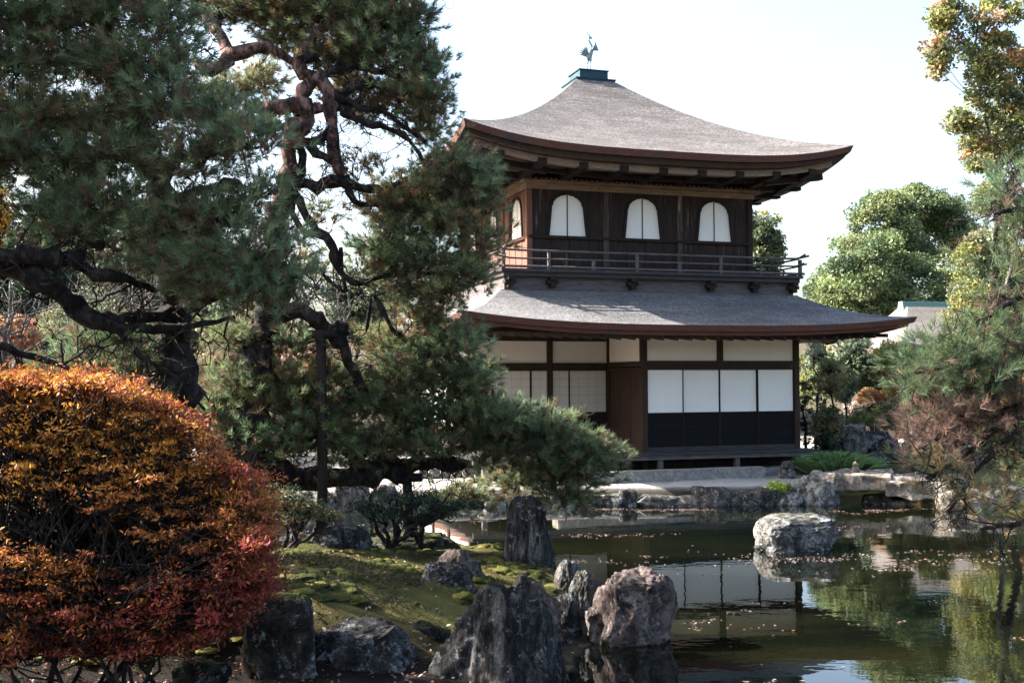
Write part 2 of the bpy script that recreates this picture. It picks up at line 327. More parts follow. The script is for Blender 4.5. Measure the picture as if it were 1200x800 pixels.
def roof_sheet(x0, x1, y0, y1, tx0, tx1, ty0, ty1, ze, zt, lift, curve, n=48, k=16, power=3.2, drop=0.0, inset=0.0):
    """hip roof surface grids for four sides -> list of (points[k+1][n+1])"""
    out = []
    cs = [((x0, y0), (x1, y0), (tx0, ty0), (tx1, ty0)), ((x1, y0), (x1, y1), (tx1, ty0), (tx1, ty1)), ((x1, y1), (x0, y1), (tx1, ty1), (tx0, ty1)), ((x0, y1), (x0, y0), (tx0, ty1), (tx0, ty0))]
    for A, Bc, TA, TB in cs:
        g = []
        for j in range(k + 1):
            t = j / k; row = []
            for i in range(n + 1):
                s = i / n
                s2 = 0.5 - 0.5 * math.cos(math.pi * s); s = 0.4 * s + 0.6 * s2
                ex = A[0] + (Bc[0] - A[0]) * s; ey = A[1] + (Bc[1] - A[1]) * s
                tx = TA[0] + (TB[0] - TA[0]) * s; ty = TA[1] + (TB[1] - TA[1]) * s
                q = abs(2 * s - 1)
                z = ze + (zt - ze) * (curve * t + (1 - curve) * t * t) + lift * q ** power * (1 - t) ** 2.2 - drop
                row.append((ex + (tx - ex) * t, ey + (ty - ey) * t, z))
            g.append(row)
        out.append(g)
    return out
def grid_add(mb, g, flip=False):
    k = len(g); n = len(g[0]); vs = [p for r_ in g for p in r_]; fs = []
    for j in range(k - 1):
        for i in range(n - 1):
            f = (j * n + i, j * n + i + 1, (j + 1) * n + i + 1, (j + 1) * n + i); fs.append(f[::-1] if flip else f)
    mb.add(vs, fs)
def make_roof(x0, x1, y0, y1, tx0, tx1, ty0, ty1, ze, zt, lift, curve, thick, under, m, parent, wall, zw, name='roof', power=3.2, rafters=None, pb=PB, em='eave', sm='soffit'):
    """ze = eave top z ; thick = cut bark edge ; under = lower board edge; wall=(x0,x1,y0,y1) where the soffit ends at height zw"""
    gs_ = roof_sheet(x0, x1, y0, y1, tx0, tx1, ty0, ty1, ze, zt, lift, curve, power=power)
    mb = MB(); [grid_add(mb, g) for g in gs_]; rf = pb(mb, name, m, parent, smooth=True)
    e = MB(); f2 = MB(); so_ = MB()
    cx = (x0 + x1) / 2; cy = (y0 + y1) / 2
    def inn(p, d, dz):
        return (p[0] + (d if p[0] < cx else -d) * (1 if abs(p[0] - cx) > 0.01 else 0), p[1] + (d if p[1] < cy else -d), p[2] - dz)
    for si, g in enumerate(gs_):
        r_ = g[0]
        def off(row, d, dz):
            res = []
            for (x, y, z) in row:
                if si in (0, 2): yy = y + (d if si == 0 else -d); xx = x + d * (1 if x < cx else -1) * (abs(x - cx) / ((x1 - x0) / 2)) ; res.append((xx, yy, z - dz))
                else: xx = x + (-d if si == 1 else d); yy = y + d * (1 if y < cy else -1) * (abs(y - cy) / ((y1 - y0) / 2)); res.append((xx, yy, z - dz))
            return res
        a0 = off(r_, 0.0, 0); a1 = off(r_, 0.05, thick); a2 = off(r_, 0.13, thick + 0.005); a3 = off(r_, 0.15, thick + under)
        grid_add(e, [a1, a0]); grid_add(f2, [a2, a1]); grid_add(f2, [a3, a2])
        # soffit: from a3 in to the wall line
        w = []
        n = len(r_)
        wx0, wx1, wy0, wy1 = wall; WC = [((wx0, wy0), (wx1, wy0)), ((wx1, wy0), (wx1, wy1)), ((wx1, wy1), (wx0, wy1)), ((wx0, wy1), (wx0, wy0))][si]
        for i in range(n):
            p = a3[i]
            if si in (0, 2): s = (p[0] - a3[0][0]) / (a3[-1][0] - a3[0][0])
            else: s = (p[1] - a3[0][1]) / (a3[-1][1] - a3[0][1])
            w.append((WC[0][0] + (WC[1][0] - WC[0][0]) * s, WC[0][1] + (WC[1][1] - WC[0][1]) * s, zw))
        mid = [tuple(np.array(p) * 0.5 + np.array(q) * 0.5 + np.array([0, 0, 0.02])) for p, q in zip(a3, w)]
        grid_add(so_, [w, mid, a3])
    pb(e, 'eave_edge', em, rf); pb(f2, 'eave_board', em if under < 0.1 else 'post_wood', rf); pb(so_, 'soffit', sm, rf)
    return rf, gs_

# --- first floor
ZF = 0.86; ZK = 2.72; ZB1 = 2.8; ZB2 = 2.95; ZT = 3.5
L1 = -3.45; W1 = 4.03; D1 = 7.1; RD = 1.97
# floor deck
dk = MB()
nb = 7
for i in range(nb):                                    # long boards on the front edge
    y0 = -0.7 + i * 0.1; dk.box(L1 - 0.75, W1 + 0.12, y0, y0 + 0.094, ZF - 0.04, ZF + (0.003 * (i % 3)))
dk.box(L1 - 0.7, W1 + 0.05, 0.0, RD, ZF - 0.05, ZF - 0.002)
dk.box(L1 - 0.7, L1, RD, D1, ZF - 0.05, ZF - 0.004)
PB(dk, 'deck', 'deck_wood')
PB(MB().box(L1 - 0.72, W1 + 0.08, -0.66, -0.56, ZF - 0.14, ZF - 0.045), 'deck_beam', 'grey_wood')
PB(MB().box(L1 + 0.1, W1, 0.05, 0.15, 0.45, ZF - 0.05), 'foundation_wall', 'dark_wood')
for a_ in (-3.9, -1.75, 0.18, 2.1, 3.95):
    p = PB(MB().box(a_ - 0.055, a_ + 0.055, -0.63, -0.52, GZ + 0.05, ZF - 0.14), 'deck_post', 'grey_wood')
    PB(MB().box(a_ - 0.14, a_ + 0.14, -0.72, -0.44, GZ - 0.1, GZ + 0.05), 'base_stone', 'rock_grey', p, bevel=0.03)
def post(a_, b_, z0=ZF - 0.4, z1=ZT, w=0.14, m='post_wood', par=pav): return PB(MB().box(a_ - w / 2, a_ + w / 2, b_ - w / 2, b_ + w / 2, z0, z1), 'post', m, par, bevel=0.008)
for a_, b_ in ((0.06, 0), (2.0, 0), (W1, 0), (W1, 1.97), (W1, 3.9), (W1, 5.5), (W1, D1), (0.06, RD), (-1.5, RD), (L1, RD), (L1, 3.9), (L1, 5.5), (L1, D1), (0.0, D1)):
    post(a_, b_, z0=(ZB1 if (a_, b_) == (2.0, 0) else 0.45))
# core so no light leaks
PB(MB().box(0.12, W1 - 0.06, 0.1, D1 - 0.05, 0.45, ZT), 'inner_wall', 'dark_wood')
PB(MB().box(L1 + 0.06, 0.1, RD + 0.1, D1 - 0.052, 0.45, ZT), 'inner_wall', 'dark_wood')
bm_ = MB()
bm_.box(0.13, W1 - 0.07, -0.055, 0.06, ZB1, ZB1 + 0.13); bm_.box(0.13, W1 - 0.07, -0.045, 0.06, ZK, ZK + 0.07)
bm_.box(0.13, W1 + 0.2, -0.05, 0.05, ZT + 0.01, ZT + 0.13)
bm_.box(0.0, 0.12, 0.07, RD - 0.07, ZB1, ZB1 + 0.12); bm_.box(-0.01, 0.12, 0.07, RD - 0.07, ZK, ZK + 0.06)
bm_.box(L1 + 0.07, -0.01, RD - 0.05, RD + 0.06, ZB1 - 0.02, ZB1 + 0.11); bm_.box(L1 + 0.07, -0.01, RD - 0.045, RD + 0.06, ZK, ZK + 0.06)
bm_.box(L1 + 0.07, -0.01, RD - 0.05, RD + 0.05, ZT - 0.06, ZT + 0.06)
bm_.box(L1 - 0.5, 0.0, -0.06, 0.06, ZT + 0.012, ZT + 0.12)
bm_.box(L1 - 0.055, L1 + 0.05, RD + 0.07, D1 - 0.07, ZB1, ZB1 + 0.13); bm_.box(L1 - 0.055, L1 + 0.05, RD + 0.07, D1 - 0.07, ZK, ZK + 0.06)
bm_.box(W1 - 0.05, W1 + 0.055, 0.07, D1 - 0.07, ZB1, ZB1 + 0.13)
PB(bm_, 'beam', 'post_wood')
bs = MB(); bs.box(0.13, W1 - 0.07, -0.06, 0.06, ZF, ZF + 0.1); bs.box(L1 + 0.07, -0.01, RD - 0.05, RD + 0.06, ZF - 0.04, ZF + 0.1)
bs.box(L1 - 0.05, L1 + 0.05, RD + 0.07, D1, ZF, ZF + 0.1); PB(bs, 'sill', 'deck_wood')
# plaster panels above the beams
def plas(x0, x1, y0, y1, z0, z1, m='plaster'): return PB(MB().box(x0, x1, y0, y1, z0, z1), 'plaster_panel', m)
plas(0.135, 1.93, 0.0, 0.05, ZB2 - 0.02, ZT); plas(2.07, W1 - 0.075, 0.0, 0.05, ZB2 - 0.02, ZT)
plas(0.03, 0.09, 0.08, RD - 0.08, ZB2 - 0.03, ZT)
plas(-1.43, -0.015, RD, RD + 0.05, ZB2 - 0.04, ZT - 0.07); plas(L1 + 0.075, -1.57, RD, RD + 0.05, ZB2 - 0.04, ZT - 0.07)
for b0, b1 in ((RD + .07, 3.83), (3.97, 5.43), (5.57, D1 - .07)):
    plas(L1 - 0.0, L1 + 0.05, b0, b1, ZB2 - 0.02, ZT + 0.1, 'paper')
    s_ = PB(MB().box(L1 - 0.02, L1 + 0.03, b0, b1, ZF + 0.5, ZK), 'paper_screen', 'paper')
    PB(MB().box(L1 - 0.03, L1 + 0.03, b0, b1, ZF + 0.1, ZF + 0.5), 'lower_board', 'sunlit_side_board', s_)
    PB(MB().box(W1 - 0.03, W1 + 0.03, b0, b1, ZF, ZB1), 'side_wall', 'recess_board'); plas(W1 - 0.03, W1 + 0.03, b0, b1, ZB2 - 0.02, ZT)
# front shoji: four panels
ZS = 1.745
xs = [0.135, 1.05, 2.0, 2.985, W1 - 0.075]
for i in range(4):
    y = -0.012 if i in (0, 3) else 0.022
    x0, x1 = xs[i], xs[i + 1]
    s_ = PB(MB().box(x0 + 0.02, x1 - 0.015, y, y + 0.02, ZS, ZK), 'shoji_panel', 'paper')
    fr = MB(); fr.box(x0, x0 + 0.022, y - 0.014, y + 0.026, ZF + 0.1, ZK); fr.box(x1 - 0.018, x1, y - 0.014, y + 0.026, ZF + 0.1, ZK); fr.box(x0 + 0.022, x1 - 0.018, y - 0.012, y + 0.024, ZS - 0.025, ZS)
    PB(fr, 'frame', 'dark_wood', s_)
    lt = MB()
    for k in range(1, 5): z = ZS + (ZK - ZS) * k / 5; lt.box(x0 + 0.022, x1 - 0.018, y - 0.0015, y, z - 0.003, z + 0.003)
    PB(lt, 'lattice', 'plaster', s_)
    lb = MB().box(x0 + 0.02, x1 - 0.015, y, y + 0.02, ZF + 0.1, ZS - 0.025)
    for k in range(1, 4): z = ZF + 0.1 + 0.2 * k; lb.box(x0 + 0.022, x1 - 0.018, y - 0.008, y, z - 0.008, z + 0.008)
    PB(lb, 'lower_board', 'black_panel', s_)
PB(MB().box(0.135, W1 - 0.075, 0.045, 0.06, ZF + 0.1, ZK), 'inner_wall', 'dark_wood')
# recess side wall of vertical boards
rw = MB(); k = 0; y = 0.08
while y < RD - 0.09:
    w_ = min(0.31, RD - 0.08 - y); rw.box(0.035 + 0.006 * (k % 2), 0.085, y, y + w_ - 0.006, ZF + 0.03, ZK); y += w_; k += 1
PB(rw, 'board_wall', 'recess_board')
# recess back shoji (darker, browner paper), lattice visible
xb = [L1 + 0.075, -2.92, -1.98, -1.0, -0.02]
for i in range(4):
    x0, x1 = xb[i], xb[i + 1]; y = RD - 0.01 + 0.02 * (i % 2)
    s_ = PB(MB().box(x0 + 0.02, x1 - 0.015, y, y + 0.02, ZS - 0.02, ZK), 'shoji_panel', 'paper_brown')
    fr = MB(); fr.box(x0, x0 + 0.022, y - 0.014, y + 0.024, ZF + 0.1, ZK); fr.box(x1 - 0.018, x1, y - 0.014, y + 0.024, ZF + 0.1, ZK); fr.box(x0 + 0.022, x1 - 0.018, y - 0.012, y + 0.022, ZS - 0.045, ZS - 0.02); PB(fr, 'frame', 'dark_wood', s_)
    lt = MB()
    for k in range(1, 4): xx = x0 + (x1 - x0) * k / 4; lt.box(xx - 0.003, xx + 0.003, y - 0.002, y, ZS - 0.02, ZK)
    for k in range(1, 5): z = ZS + (ZK - ZS) * k / 5; lt.box(x0 + 0.022, x1 - 0.018, y - 0.003, y, z - 0.003, z + 0.003)
    PB(lt, 'lattice', 'lattice', s_)
    PB(MB().box(x0 + 0.02, x1 - 0.015, y, y + 0.02, ZF + 0.1, ZS - 0.045), 'lower_board', 'dark_wood', s_)

# --- lower roof
make_roof(-4.78, 6.05, -1.9, 8.95, -3.3, 4.15, 0.12, 7.35, 3.66, 4.5, 0.25, 0.62, 0.13, 0.09, 'roof_low', pav, (L1, W1, 0.0, D1), ZT + 0.14, name='lower_roof', power=3.0)
rf_ = MB()
for i in range(30):                                    # rafters, cut ends showing under the front eave
    a_ = -4.2 + i * 0.332
    PB(MB().beam((a_, 0.3, 3.58), (a_, -1.62, 3.38 + 0.12 * abs((a_ - 0.5) / 5.2) ** 3), 0.06, 0.085), 'rafter', 'post_wood')
for i in range(22):
    b_ = -1.2 + i * 0.45
    PB(MB().beam((L1 + 0.2, b_, 3.62), (-4.55, b_, 3.47), 0.06, 0.085), 'rafter', 'post_wood')
# --- skirt and balcony
sk_ = MB()
def frus(mb, x0, x1, y0, y1, z0, X0, X1, Y0, Y1, z1):
    mb.add([(x0, y0, z0), (x1, y0, z0), (x1, y1, z0), (x0, y1, z0), (X0, Y0, z1), (X1, Y0, z1), (X1, Y1, z1), (X0, Y1, z1)], [(0, 3, 2, 1), (4, 5, 6, 7), (0, 1, 5, 4), (1, 2, 6, 5), (2, 3, 7, 6), (3, 0, 4, 7)])
BL, BR, BF, BBk = -3.3, 4.25, 0.0, 7.3
frus(sk_, BL + 0.02, BR - 0.06, BF + 0.1, BBk - 0.1, 4.38, BL + 0.02, BR - 0.06, BF + 0.1, BBk - 0.1, 4.5)
frus(sk_, BL + 0.1, BR - 0.14, BF + 0.18, BBk - 0.18, 4.5, BL + 0.1, BR - 0.14, BF + 0.18, BBk - 0.18, 4.8)
PB(sk_, 'skirt', 'grey_wood')
bd = MB(); bd.box(BL - 0.02, BR + 0.02, BF - 0.02, BBk, 4.9, 4.965); bd.box(BL + 0.04, BR - 0.04, BF + 0.04, BBk - 0.04, 4.8, 4.9)
PB(bd, 'balcony_floor', 'deck_wood')
for a_ in (-3.1, -2.1, -0.15, 1.85, 3.0, 4.05):
    br_ = MB(); br_.box(a_ - 0.07, a_ + 0.07, BF - 0.05, BF + 0.2, 4.72, 4.8); br_.box(a_ - 0.13, a_ + 0.13, BF + 0.02, BF + 0.2, 4.64, 4.718); br_.box(a_ - 0.06, a_ + 0.06, BF + 0.0, BF + 0.2, 4.56, 4.637)
    PB(br_, 'bracket', 'dark_wood')
def railing(p0, p1, ext=0.18, flip=1):
    p0 = Vector(p0); p1 = Vector(p1); d = (p1 - p0).normalized()
    r_ = empty('railing', (0, 0, 0)); r_.parent = pav
    for z, rr, e in ((5.37, 0.026, ext + 0.06), (5.19, 0.022, ext), (5.015, 0.03, ext * 0.6)):
        pts = []
        n = 24
        for i in range(n + 1):
            t = -e + (p1 - p0).length * i / n + 2 * e * i / n; q = p0 + d * t; L = (p1 - p0).length
            ex = max(0, max(-t, t - L) + 0.25) if z > 5.1 else 0
            pts.append((q.x, q.y, z + 0.35 * ex * ex))
        PB(MB().tube(pts, rr, 6), 'rail', 'grey_wood', r_)
    n = max(2, round((p1 - p0).length / 1.0))
    for i in range(n + 1):
        q = p0 + (p1 - p0) * (i / n)
        PB(MB().box(q.x - 0.03, q.x + 0.03, q.y - 0.03, q.y + 0.03, 4.965, 5.35 if i in (0, n) or i % 2 else 5.19), 'rail_post', 'grey_wood', r_)
railing((BL + 0.03, BF + 0.03, 0), (BR - 0.03, BF + 0.03, 0)); railing((BR - 0.035, BF + 0.05, 0), (BR - 0.035, BBk, 0)); railing((BL + 0.035, BF + 0.05, 0), (BL + 0.035, BBk, 0)); railing((BL + 0.03, BBk - 0.05, 0), (BR - 0.03, BBk - 0.05, 0))

# --- second floor
X0, X1, Y0, Y1 = -2.4, 3.3, 0.8, 6.5; Z0 = 4.965; Z1 = 6.88; ZSL = 5.8
bay = (X1 - X0) / 3
def bell(w=0.47, h=0.97):
    """half outline of a flower-head window, (x,z) from sill up to the crown, pointed lobes"""
    P = [(0.46, 0), (0.432, h * 0.25), (0.41, h * 0.48), (0.395, h * 0.63), (0.39, h * 0.7), (0.365, h * 0.74), (0.35, h * 0.81), (0.315, h * 0.85), (0.27, h * 0.9), (0.215, h * 0.925), (0.16, h * 0.965), (0.09, h * 0.975), (0.0, h * 1.0)]
    return P
def wall_with_window(to, x0, x1, zb, zt, par, wm, cx=None):
    """wall between x0..x1 along an axis, window centred; to(x, depth, z) -> local coordinates; depth>0 = inwards"""
    cx = (x0 + x1) / 2 if cx is None else cx
    P = bell(); out = [(cx + x, ZSL + 0.02 + z) for x, z in P] + [(cx - x, ZSL + 0.02 + z) for x, z in P[::-1][1:]]
    top = zt
    mb = MB()
    n = len(out); outer = []
    for (x, z) in out:
        if z <= ZSL + 0.03: outer.append((x1 if x > cx else x0, z))
        else:
            dx, dz = x - cx, z - (ZSL + 0.02); k = min(((x1 - cx) / abs(dx)) if abs(dx) > 1e-6 else 1e9, (top - ZSL - 0.02) / dz); outer.append((cx + dx * k, ZSL + 0.02 + dz * k))
    # add corners explicitly
    ring_i = out; fs = []; vs = []
    def addv(x, z, d): vs.append(to(x, d, z)); return len(vs) - 1
    I = [addv(x, z, 0) for x, z in ring_i]; O = [addv(x, z, 0) for x, z in outer]; Bk = [addv(x, z, 0.06) for x, z in ring_i]
    cR = addv(x1, top, 0); cL = addv(x0, top, 0)
    for i in range(n - 1):
        a_, b_ = outer[i], outer[i + 1]
        f = [I[i], O[i]]
        if abs(a_[0] - x1) < 1e-6 and abs(b_[1] - top) < 1e-6 and abs(a_[1] - top) > 1e-6: f.append(cR)
        if abs(a_[1] - top) < 1e-6 and abs(b_[0] - x0) < 1e-6 and abs(b_[1] - top) > 1e-6: f.append(cL)
        f += [O[i + 1], I[i + 1]]; fs.append(tuple(f)); fs.append((I[i], I[i + 1], Bk[i + 1], Bk[i]))
    mb.add(vs, fs)
    # lower wall boards under the sill
    k = 0; x = x0
    while x < x1 - 0.01:
        w_ = min(0.235, x1 - x); q = [to(x, 0.0 + 0.01 * (k % 2), zb), to(x + w_ - 0.008, 0.01 * (k % 2), zb), to(x + w_ - 0.008, 0.01 * (k % 2), ZSL - 0.03), to(x, 0.01 * (k % 2), ZSL - 0.03)]
        q2 = [to(x, 0.05, zb), to(x + w_ - 0.008, 0.05, zb), to(x + w_ - 0.008, 0.05, ZSL - 0.03), to(x, 0.05, ZSL - 0.03)]
        mb.add(q + q2, [(0, 1, 2, 3), (0, 4, 5, 1), (1, 5, 6, 2), (2, 6, 7, 3), (3, 7, 4, 0)]); x += w_; k += 1
    # thin battens above
    for xx in np.arange(x0 + 0.28, x1 - 0.1, 0.29):
        if abs(xx - cx) < 0.5: zlo = ZSL + 1.08
        else: zlo = ZSL + 0.02
        c8 = [to(xx - 0.011, -0.008, zlo), to(xx + 0.011, -0.008, zlo), to(xx + 0.011, -0.008, zt), to(xx - 0.011, -0.008, zt), to(xx - 0.011, 0.01, zlo), to(xx + 0.011, 0.01, zlo), to(xx + 0.011, 0.01, zt), to(xx - 0.011, 0.01, zt)]
        mb.add(c8, [(0, 1, 2, 3), (4, 0, 3, 7), (1, 5, 6, 2)])
    PB(mb, 'board_wall', wm, par)
    win = MB(); pts = [to(x, 0.045, z) for x, z in out]; win.add(pts, [tuple(range(n))]); wn = PB(win, 'window', 'paper', par)
    PB(MB().add([to(cx - 0.012, 0.03, ZSL + 0.02), to(cx + 0.012, 0.03, ZSL + 0.02), to(cx + 0.012, 0.03, ZSL + 0.98), to(cx - 0.012, 0.03, ZSL + 0.98)], [(0, 1, 2, 3)]), 'stile', 'dark_wood', wn)
    fr = MB()
    for i in range(n - 1):
        (xa, za), (xb_, zb_) = out[i], out[i + 1]
        ca = [(xa - cx) * 1.0, za - ZSL]; sc = 1.13
        oa = (cx + (xa - cx) * 1.16, ZSL + 0.02 + (za - ZSL - 0.02) * 1.07); ob = (cx + (xb_ - cx) * 1.16, ZSL + 0.02 + (zb_ - ZSL - 0.02) * 1.07)
        q = [to(xa, -0.025, za), to(oa[0], -0.025, oa[1]), to(ob[0], -0.025, ob[1]), to(xb_, -0.025, zb_), to(xa, 0.01, za), to(oa[0], 0.01, oa[1]), to(ob[0], 0.01, ob[1]), to(xb_, 0.01, zb_)]
        fr.add(q, [(0, 1, 2, 3), (1, 5, 6, 2), (3, 7, 4, 0)])
    PB(fr, 'window_frame', 'dark_wood', wn)
PB(MB().box(X0 + 0.08, X1 - 0.08, Y0 + 0.08, Y1 - 0.08, Z0, 7.3), 'inner_wall', 'dark_wood')
for i in range(3):
    wall_with_window(lambda x, d, z: (x, Y0 + d, z), X0 + bay * i + 0.07, X0 + bay * (i + 1) - 0.07, Z0, Z1, pav, 'board2')
    by = (Y1 - Y0) / 3
    wall_with_window(lambda x, d, z: (X0 + d, x, z), Y0 + by * i + 0.07, Y0 + by * (i + 1) - 0.07, Z0, Z1, pav, 'sunlit_side_board')
    wall_with_window(lambda x, d, z: (X1 - d, x, z), Y0 + by * i + 0.07, Y0 + by * (i + 1) - 0.07, Z0, Z1, pav, 'board2')
PB(MB().box(X0, X1, Y1 - 0.05, Y1, Z0, Z1), 'back_wall', 'board2')
for i in range(4):
    xx = X0 + bay * i; PB(MB().box(xx - 0.07, xx + 0.07, Y0 - 0.07 + 0.03, Y0 + 0.07, Z0, Z1 + 0.02), 'post', 'sunlit_side_board' if i == 0 else ('worn_post' if i < 3 else 'board2'), bevel=0.01)
    yy = Y0 + by * i
    if i: PB(MB().box(X0 - 0.04, X0 + 0.07, yy - 0.07, yy + 0.07, Z0, Z1 + 0.02), 'post', 'sunlit_side_board', bevel=0.01); PB(MB().box(X1 - 0.07, X1 + 0.04, yy - 0.07, yy + 0.07, Z0, Z1 + 0.02), 'post', 'board2', bevel=0.01)
sb = MB(); sb.box(X0 - 0.02, X1 + 0.02, Y0 - 0.055, Y0 + 0.03, ZSL - 0.05, ZSL + 0.02); sb.box(X1 - 0.03, X1 + 0.05, Y0 + 0.03, Y1, ZSL - 0.05, ZSL + 0.02); PB(sb, 'sill', 'dark_wood')
PB(MB().box(X0 - 0.055, X0 + 0.03, Y0 + 0.032, Y1, ZSL - 0.05, ZSL + 0.02), 'sill', 'sunlit_side_board')
tb = MB(); tb.box(X0 - 0.1, X1 + 0.1, Y0 - 0.07, Y0 + 0.05, Z1, Z1 + 0.13); tb.box(X0 - 0.09, X0 + 0.05, Y0 + 0.05, Y1, Z1, Z1 + 0.13); tb.box(X1 - 0.05, X1 + 0.09, Y0 + 0.05, Y1, Z1, Z1 + 0.13)
PB(tb, 'top_beam', 'worn_beam')
lg = MB(); e_ = 0.2; lg.box(X0 - e_, X1 + e_, Y0 - e_, Y0, Z1 + 0.132, Z1 + 0.19); lg.box(X0 - e_, X0, Y0, Y1 + e_, Z1 + 0.132, Z1 + 0.19); lg.box(X1, X1 + e_, Y0, Y1 + e_, Z1 + 0.132, Z1 + 0.19)
PB(lg, 'ledge', 'worn_beam')
sc_ = MB(); x = X0 - e_ + 0.05
while x < X1 + e_: sc_.tube([(x, Y0 - e_ - 0.01, Z1 + 0.2), (x, Y0 - 0.02, Z1 + 0.24)], 0.04, 6); x += 0.125
y = Y0 - e_ + 0.12
while y < Y1: sc_.tube([(X0 - e_ - 0.01, y, Z1 + 0.2), (X0 - 0.02, y, Z1 + 0.24)], 0.04, 6); y += 0.125
PB(sc_, 'cornice', 'soffit')
# upper wall band under the roof and bracket arms
PB(MB().box(X0 + 0.1, X1 - 0.1, Y0 + 0.1, Y1 - 0.1, Z1 + 0.19, 7.75), 'frieze', 'dark_wood')
EX0, EX1, EY0, EY1 = -4.45, 5.05, -1.0, 8.35
RC = (0.27, 3.72)
rf, gs2 = make_roof(EX0, EX1, EY0, EY1, RC[0] - 0.52, RC[0] + 0.52, RC[1] - 0.52, RC[1] + 0.52, 7.55, 10.2, 0.42, 0.6, 0.15, 0.12, 'roof', pav, (X0, X1, Y0, Y1), 7.32, name='upper_roof', power=3.4)
# stepped soffit boards + dark arms under the front and side eaves
def arms(front=True):
    n = 8
    for i in range(n + 1):
        if front: a_ = EX0 + 0.9 + (EX1 - EX0 - 1.8) * i / n; q = abs(2 * (a_ - EX0) / (EX1 - EX0) - 1); lz = 0.42 * q ** 3.4
        else: a_ = EY0 + 0.9 + (EY1 - EY0 - 1.8) * i / n; q = abs(2 * (a_ - EY0) / (EY1 - EY0) - 1); lz = 0.42 * q ** 3.4
        for side in ((0, 1) if not front else (0,)):
            p, q_ = ((a_, Y0 + 0.1, 7.14), (a_, EY0 + 0.32, 7.17 + lz * 0.85)) if front else (((X0 + 0.1, a_, 7.14), (EX0 + 0.32, a_, 7.17 + lz * 0.85)) if side == 0 else ((X1 - 0.1, a_, 7.14), (EX1 - 0.32, a_, 7.17 + lz * 0.85)))
            PB(MB().beam(p, q_, 0.2, 0.14), 'eave_arm', 'dark_wood')
arms(True); arms(False)
# inner stepped fascia (tan boards seen between the arms)
def ringband(off_, z0, z1, liftk, m, name):
    mb = MB()
    for si, g in enumerate(roof_sheet(EX0 + off_, EX1 - off_, EY0 + off_, EY1 - off_, 0, 0.5, 3, 3.5, z1, z1 + 1, liftk, 0.5, k=1, power=3.4)):
        r_ = g[0]; lo = [(p[0], p[1], p[2] - (z1 - z0)) for p in r_]
        ii = g[0]
        c = np.array([(EX0 + EX1) / 2, (EY0 + EY1) / 2]); ins = [tuple(list(np.array(p[:2]) + (c - np.array(p[:2])) * 0.05) + [p[2] - (z1 - z0)]) for p in r_]
        grid_add(mb, [lo, r_]); grid_add(mb, [ins, lo])
    PB(mb, name, m)
ringband(0.36, 7.13, 7.27, 0.38, 'tan_board', 'inner_eave_board'); ringband(1.05, 7.08, 7.16, 0.26, 'dark_wood', 'inner_eave_board')
# roof cap
x0, y0 = RC; capz = 10.12
cp = MB(); frus(cp, x0 - .47, x0 + .47, y0 - .47, y0 + .47, capz - 0.05, x0 - .55, x0 + .55, y0 - .55, y0 + .55, capz + 0.11); cp.box(x0 - .56, x0 + .56, y0 - .56, y0 + .56, capz + 0.112, capz + 0.13)
PB(cp, 'cap_flange', 'copper')
cp = MB().box(x0 - .39, x0 + .39, y0 - .39, y0 + .39, capz + 0.13, capz + 0.37); cp.box(x0 - .42, x0 + .42, y0 - .42, y0 + .42, capz + 0.372, capz + 0.39); PB(cp, 'cap_box', 'copper')
# --- bird statue
bird = empty('bird_statue', Bw(x0 - 0.02, y0 - 0.1, capz + 0.39), ANG + 0.3, label='slender long legged bronze bird standing on the roof top box', cat='statue')
bd = MB(); bd.tube([(0.06, 0, 0.32), (0.02, 0, 0.36), (0.0, 0, 0.42), (0.05, 0, 0.54), (0.09, 0, 0.62), (0.1, 0, 0.68), (0.06, 0, 0.76), (0.0, 0, 0.84), (-0.01, 0, 0.9)], [0.02, 0.075, 0.085, 0.075, 0.06, 0.045, 0.03, 0.026, 0.02], 8)
bd.build('body', M['bronze'], bird, smooth=True)
MB().tube([(-0.01, 0, 0.89), (0.02, 0, 0.93), (0.07, 0, 0.93), (0.13, 0, 0.9)], [0.03, 0.04, 0.03, 0.004], 7).tube([(0.0, 0, 0.95), (-0.05, 0, 1.04), (-0.1, 0, 1.06)], [0.012, 0.01, 0.004], 4).tube([(0.03, 0, 0.95), (0.04, 0, 1.06), (0.0, 0, 1.11)], [0.012, 0.01, 0.004], 4).build('head', M['bronze'], bird, smooth=True)
for s_ in (-0.06, 0.06): MB().tube([(0.0, s_, 0.4), (0.02, s_, 0.3), (-0.02, s_, 0.22), (0.0, s_, 0.0)], [0.03, 0.024, 0.014, 0.014], 6).tube([(-0.05, s_, 0.01), (0.07, s_, 0.01)], 0.012, 4).build('leg', M['bronze'], bird, smooth=True)
tl = MB()
for k in range(7):
    a_ = R(80 + k * 17); tl.tube([(-0.02, (k - 3) * 0.012, 0.42), (-0.12 + 0.06 * math.cos(a_), (k - 3) * 0.02, 0.46 + 0.1 * math.sin(a_)), (-0.16 + 0.13 * math.cos(a_), (k - 3) * 0.03, 0.44 + 0.25 * math.sin(a_))], [0.02, 0.022, 0.006], 5)
tl.build('tail', M['bronze'], bird, smooth=True)
for s_ in (-1, 1):
    wg = MB()
    for k in range(5): wg.tube([(0.08, s_ * 0.06, 0.6), (0.1 + 0.03 * k, s_ * 0.13, 0.72 - 0.03 * k), (0.07 + 0.035 * k, s_ * 0.15, 0.84 - 0.06 * k)], [0.03, 0.022, 0.005], 5)
    wg.build('wing', M['bronze'], bird, smooth=True)

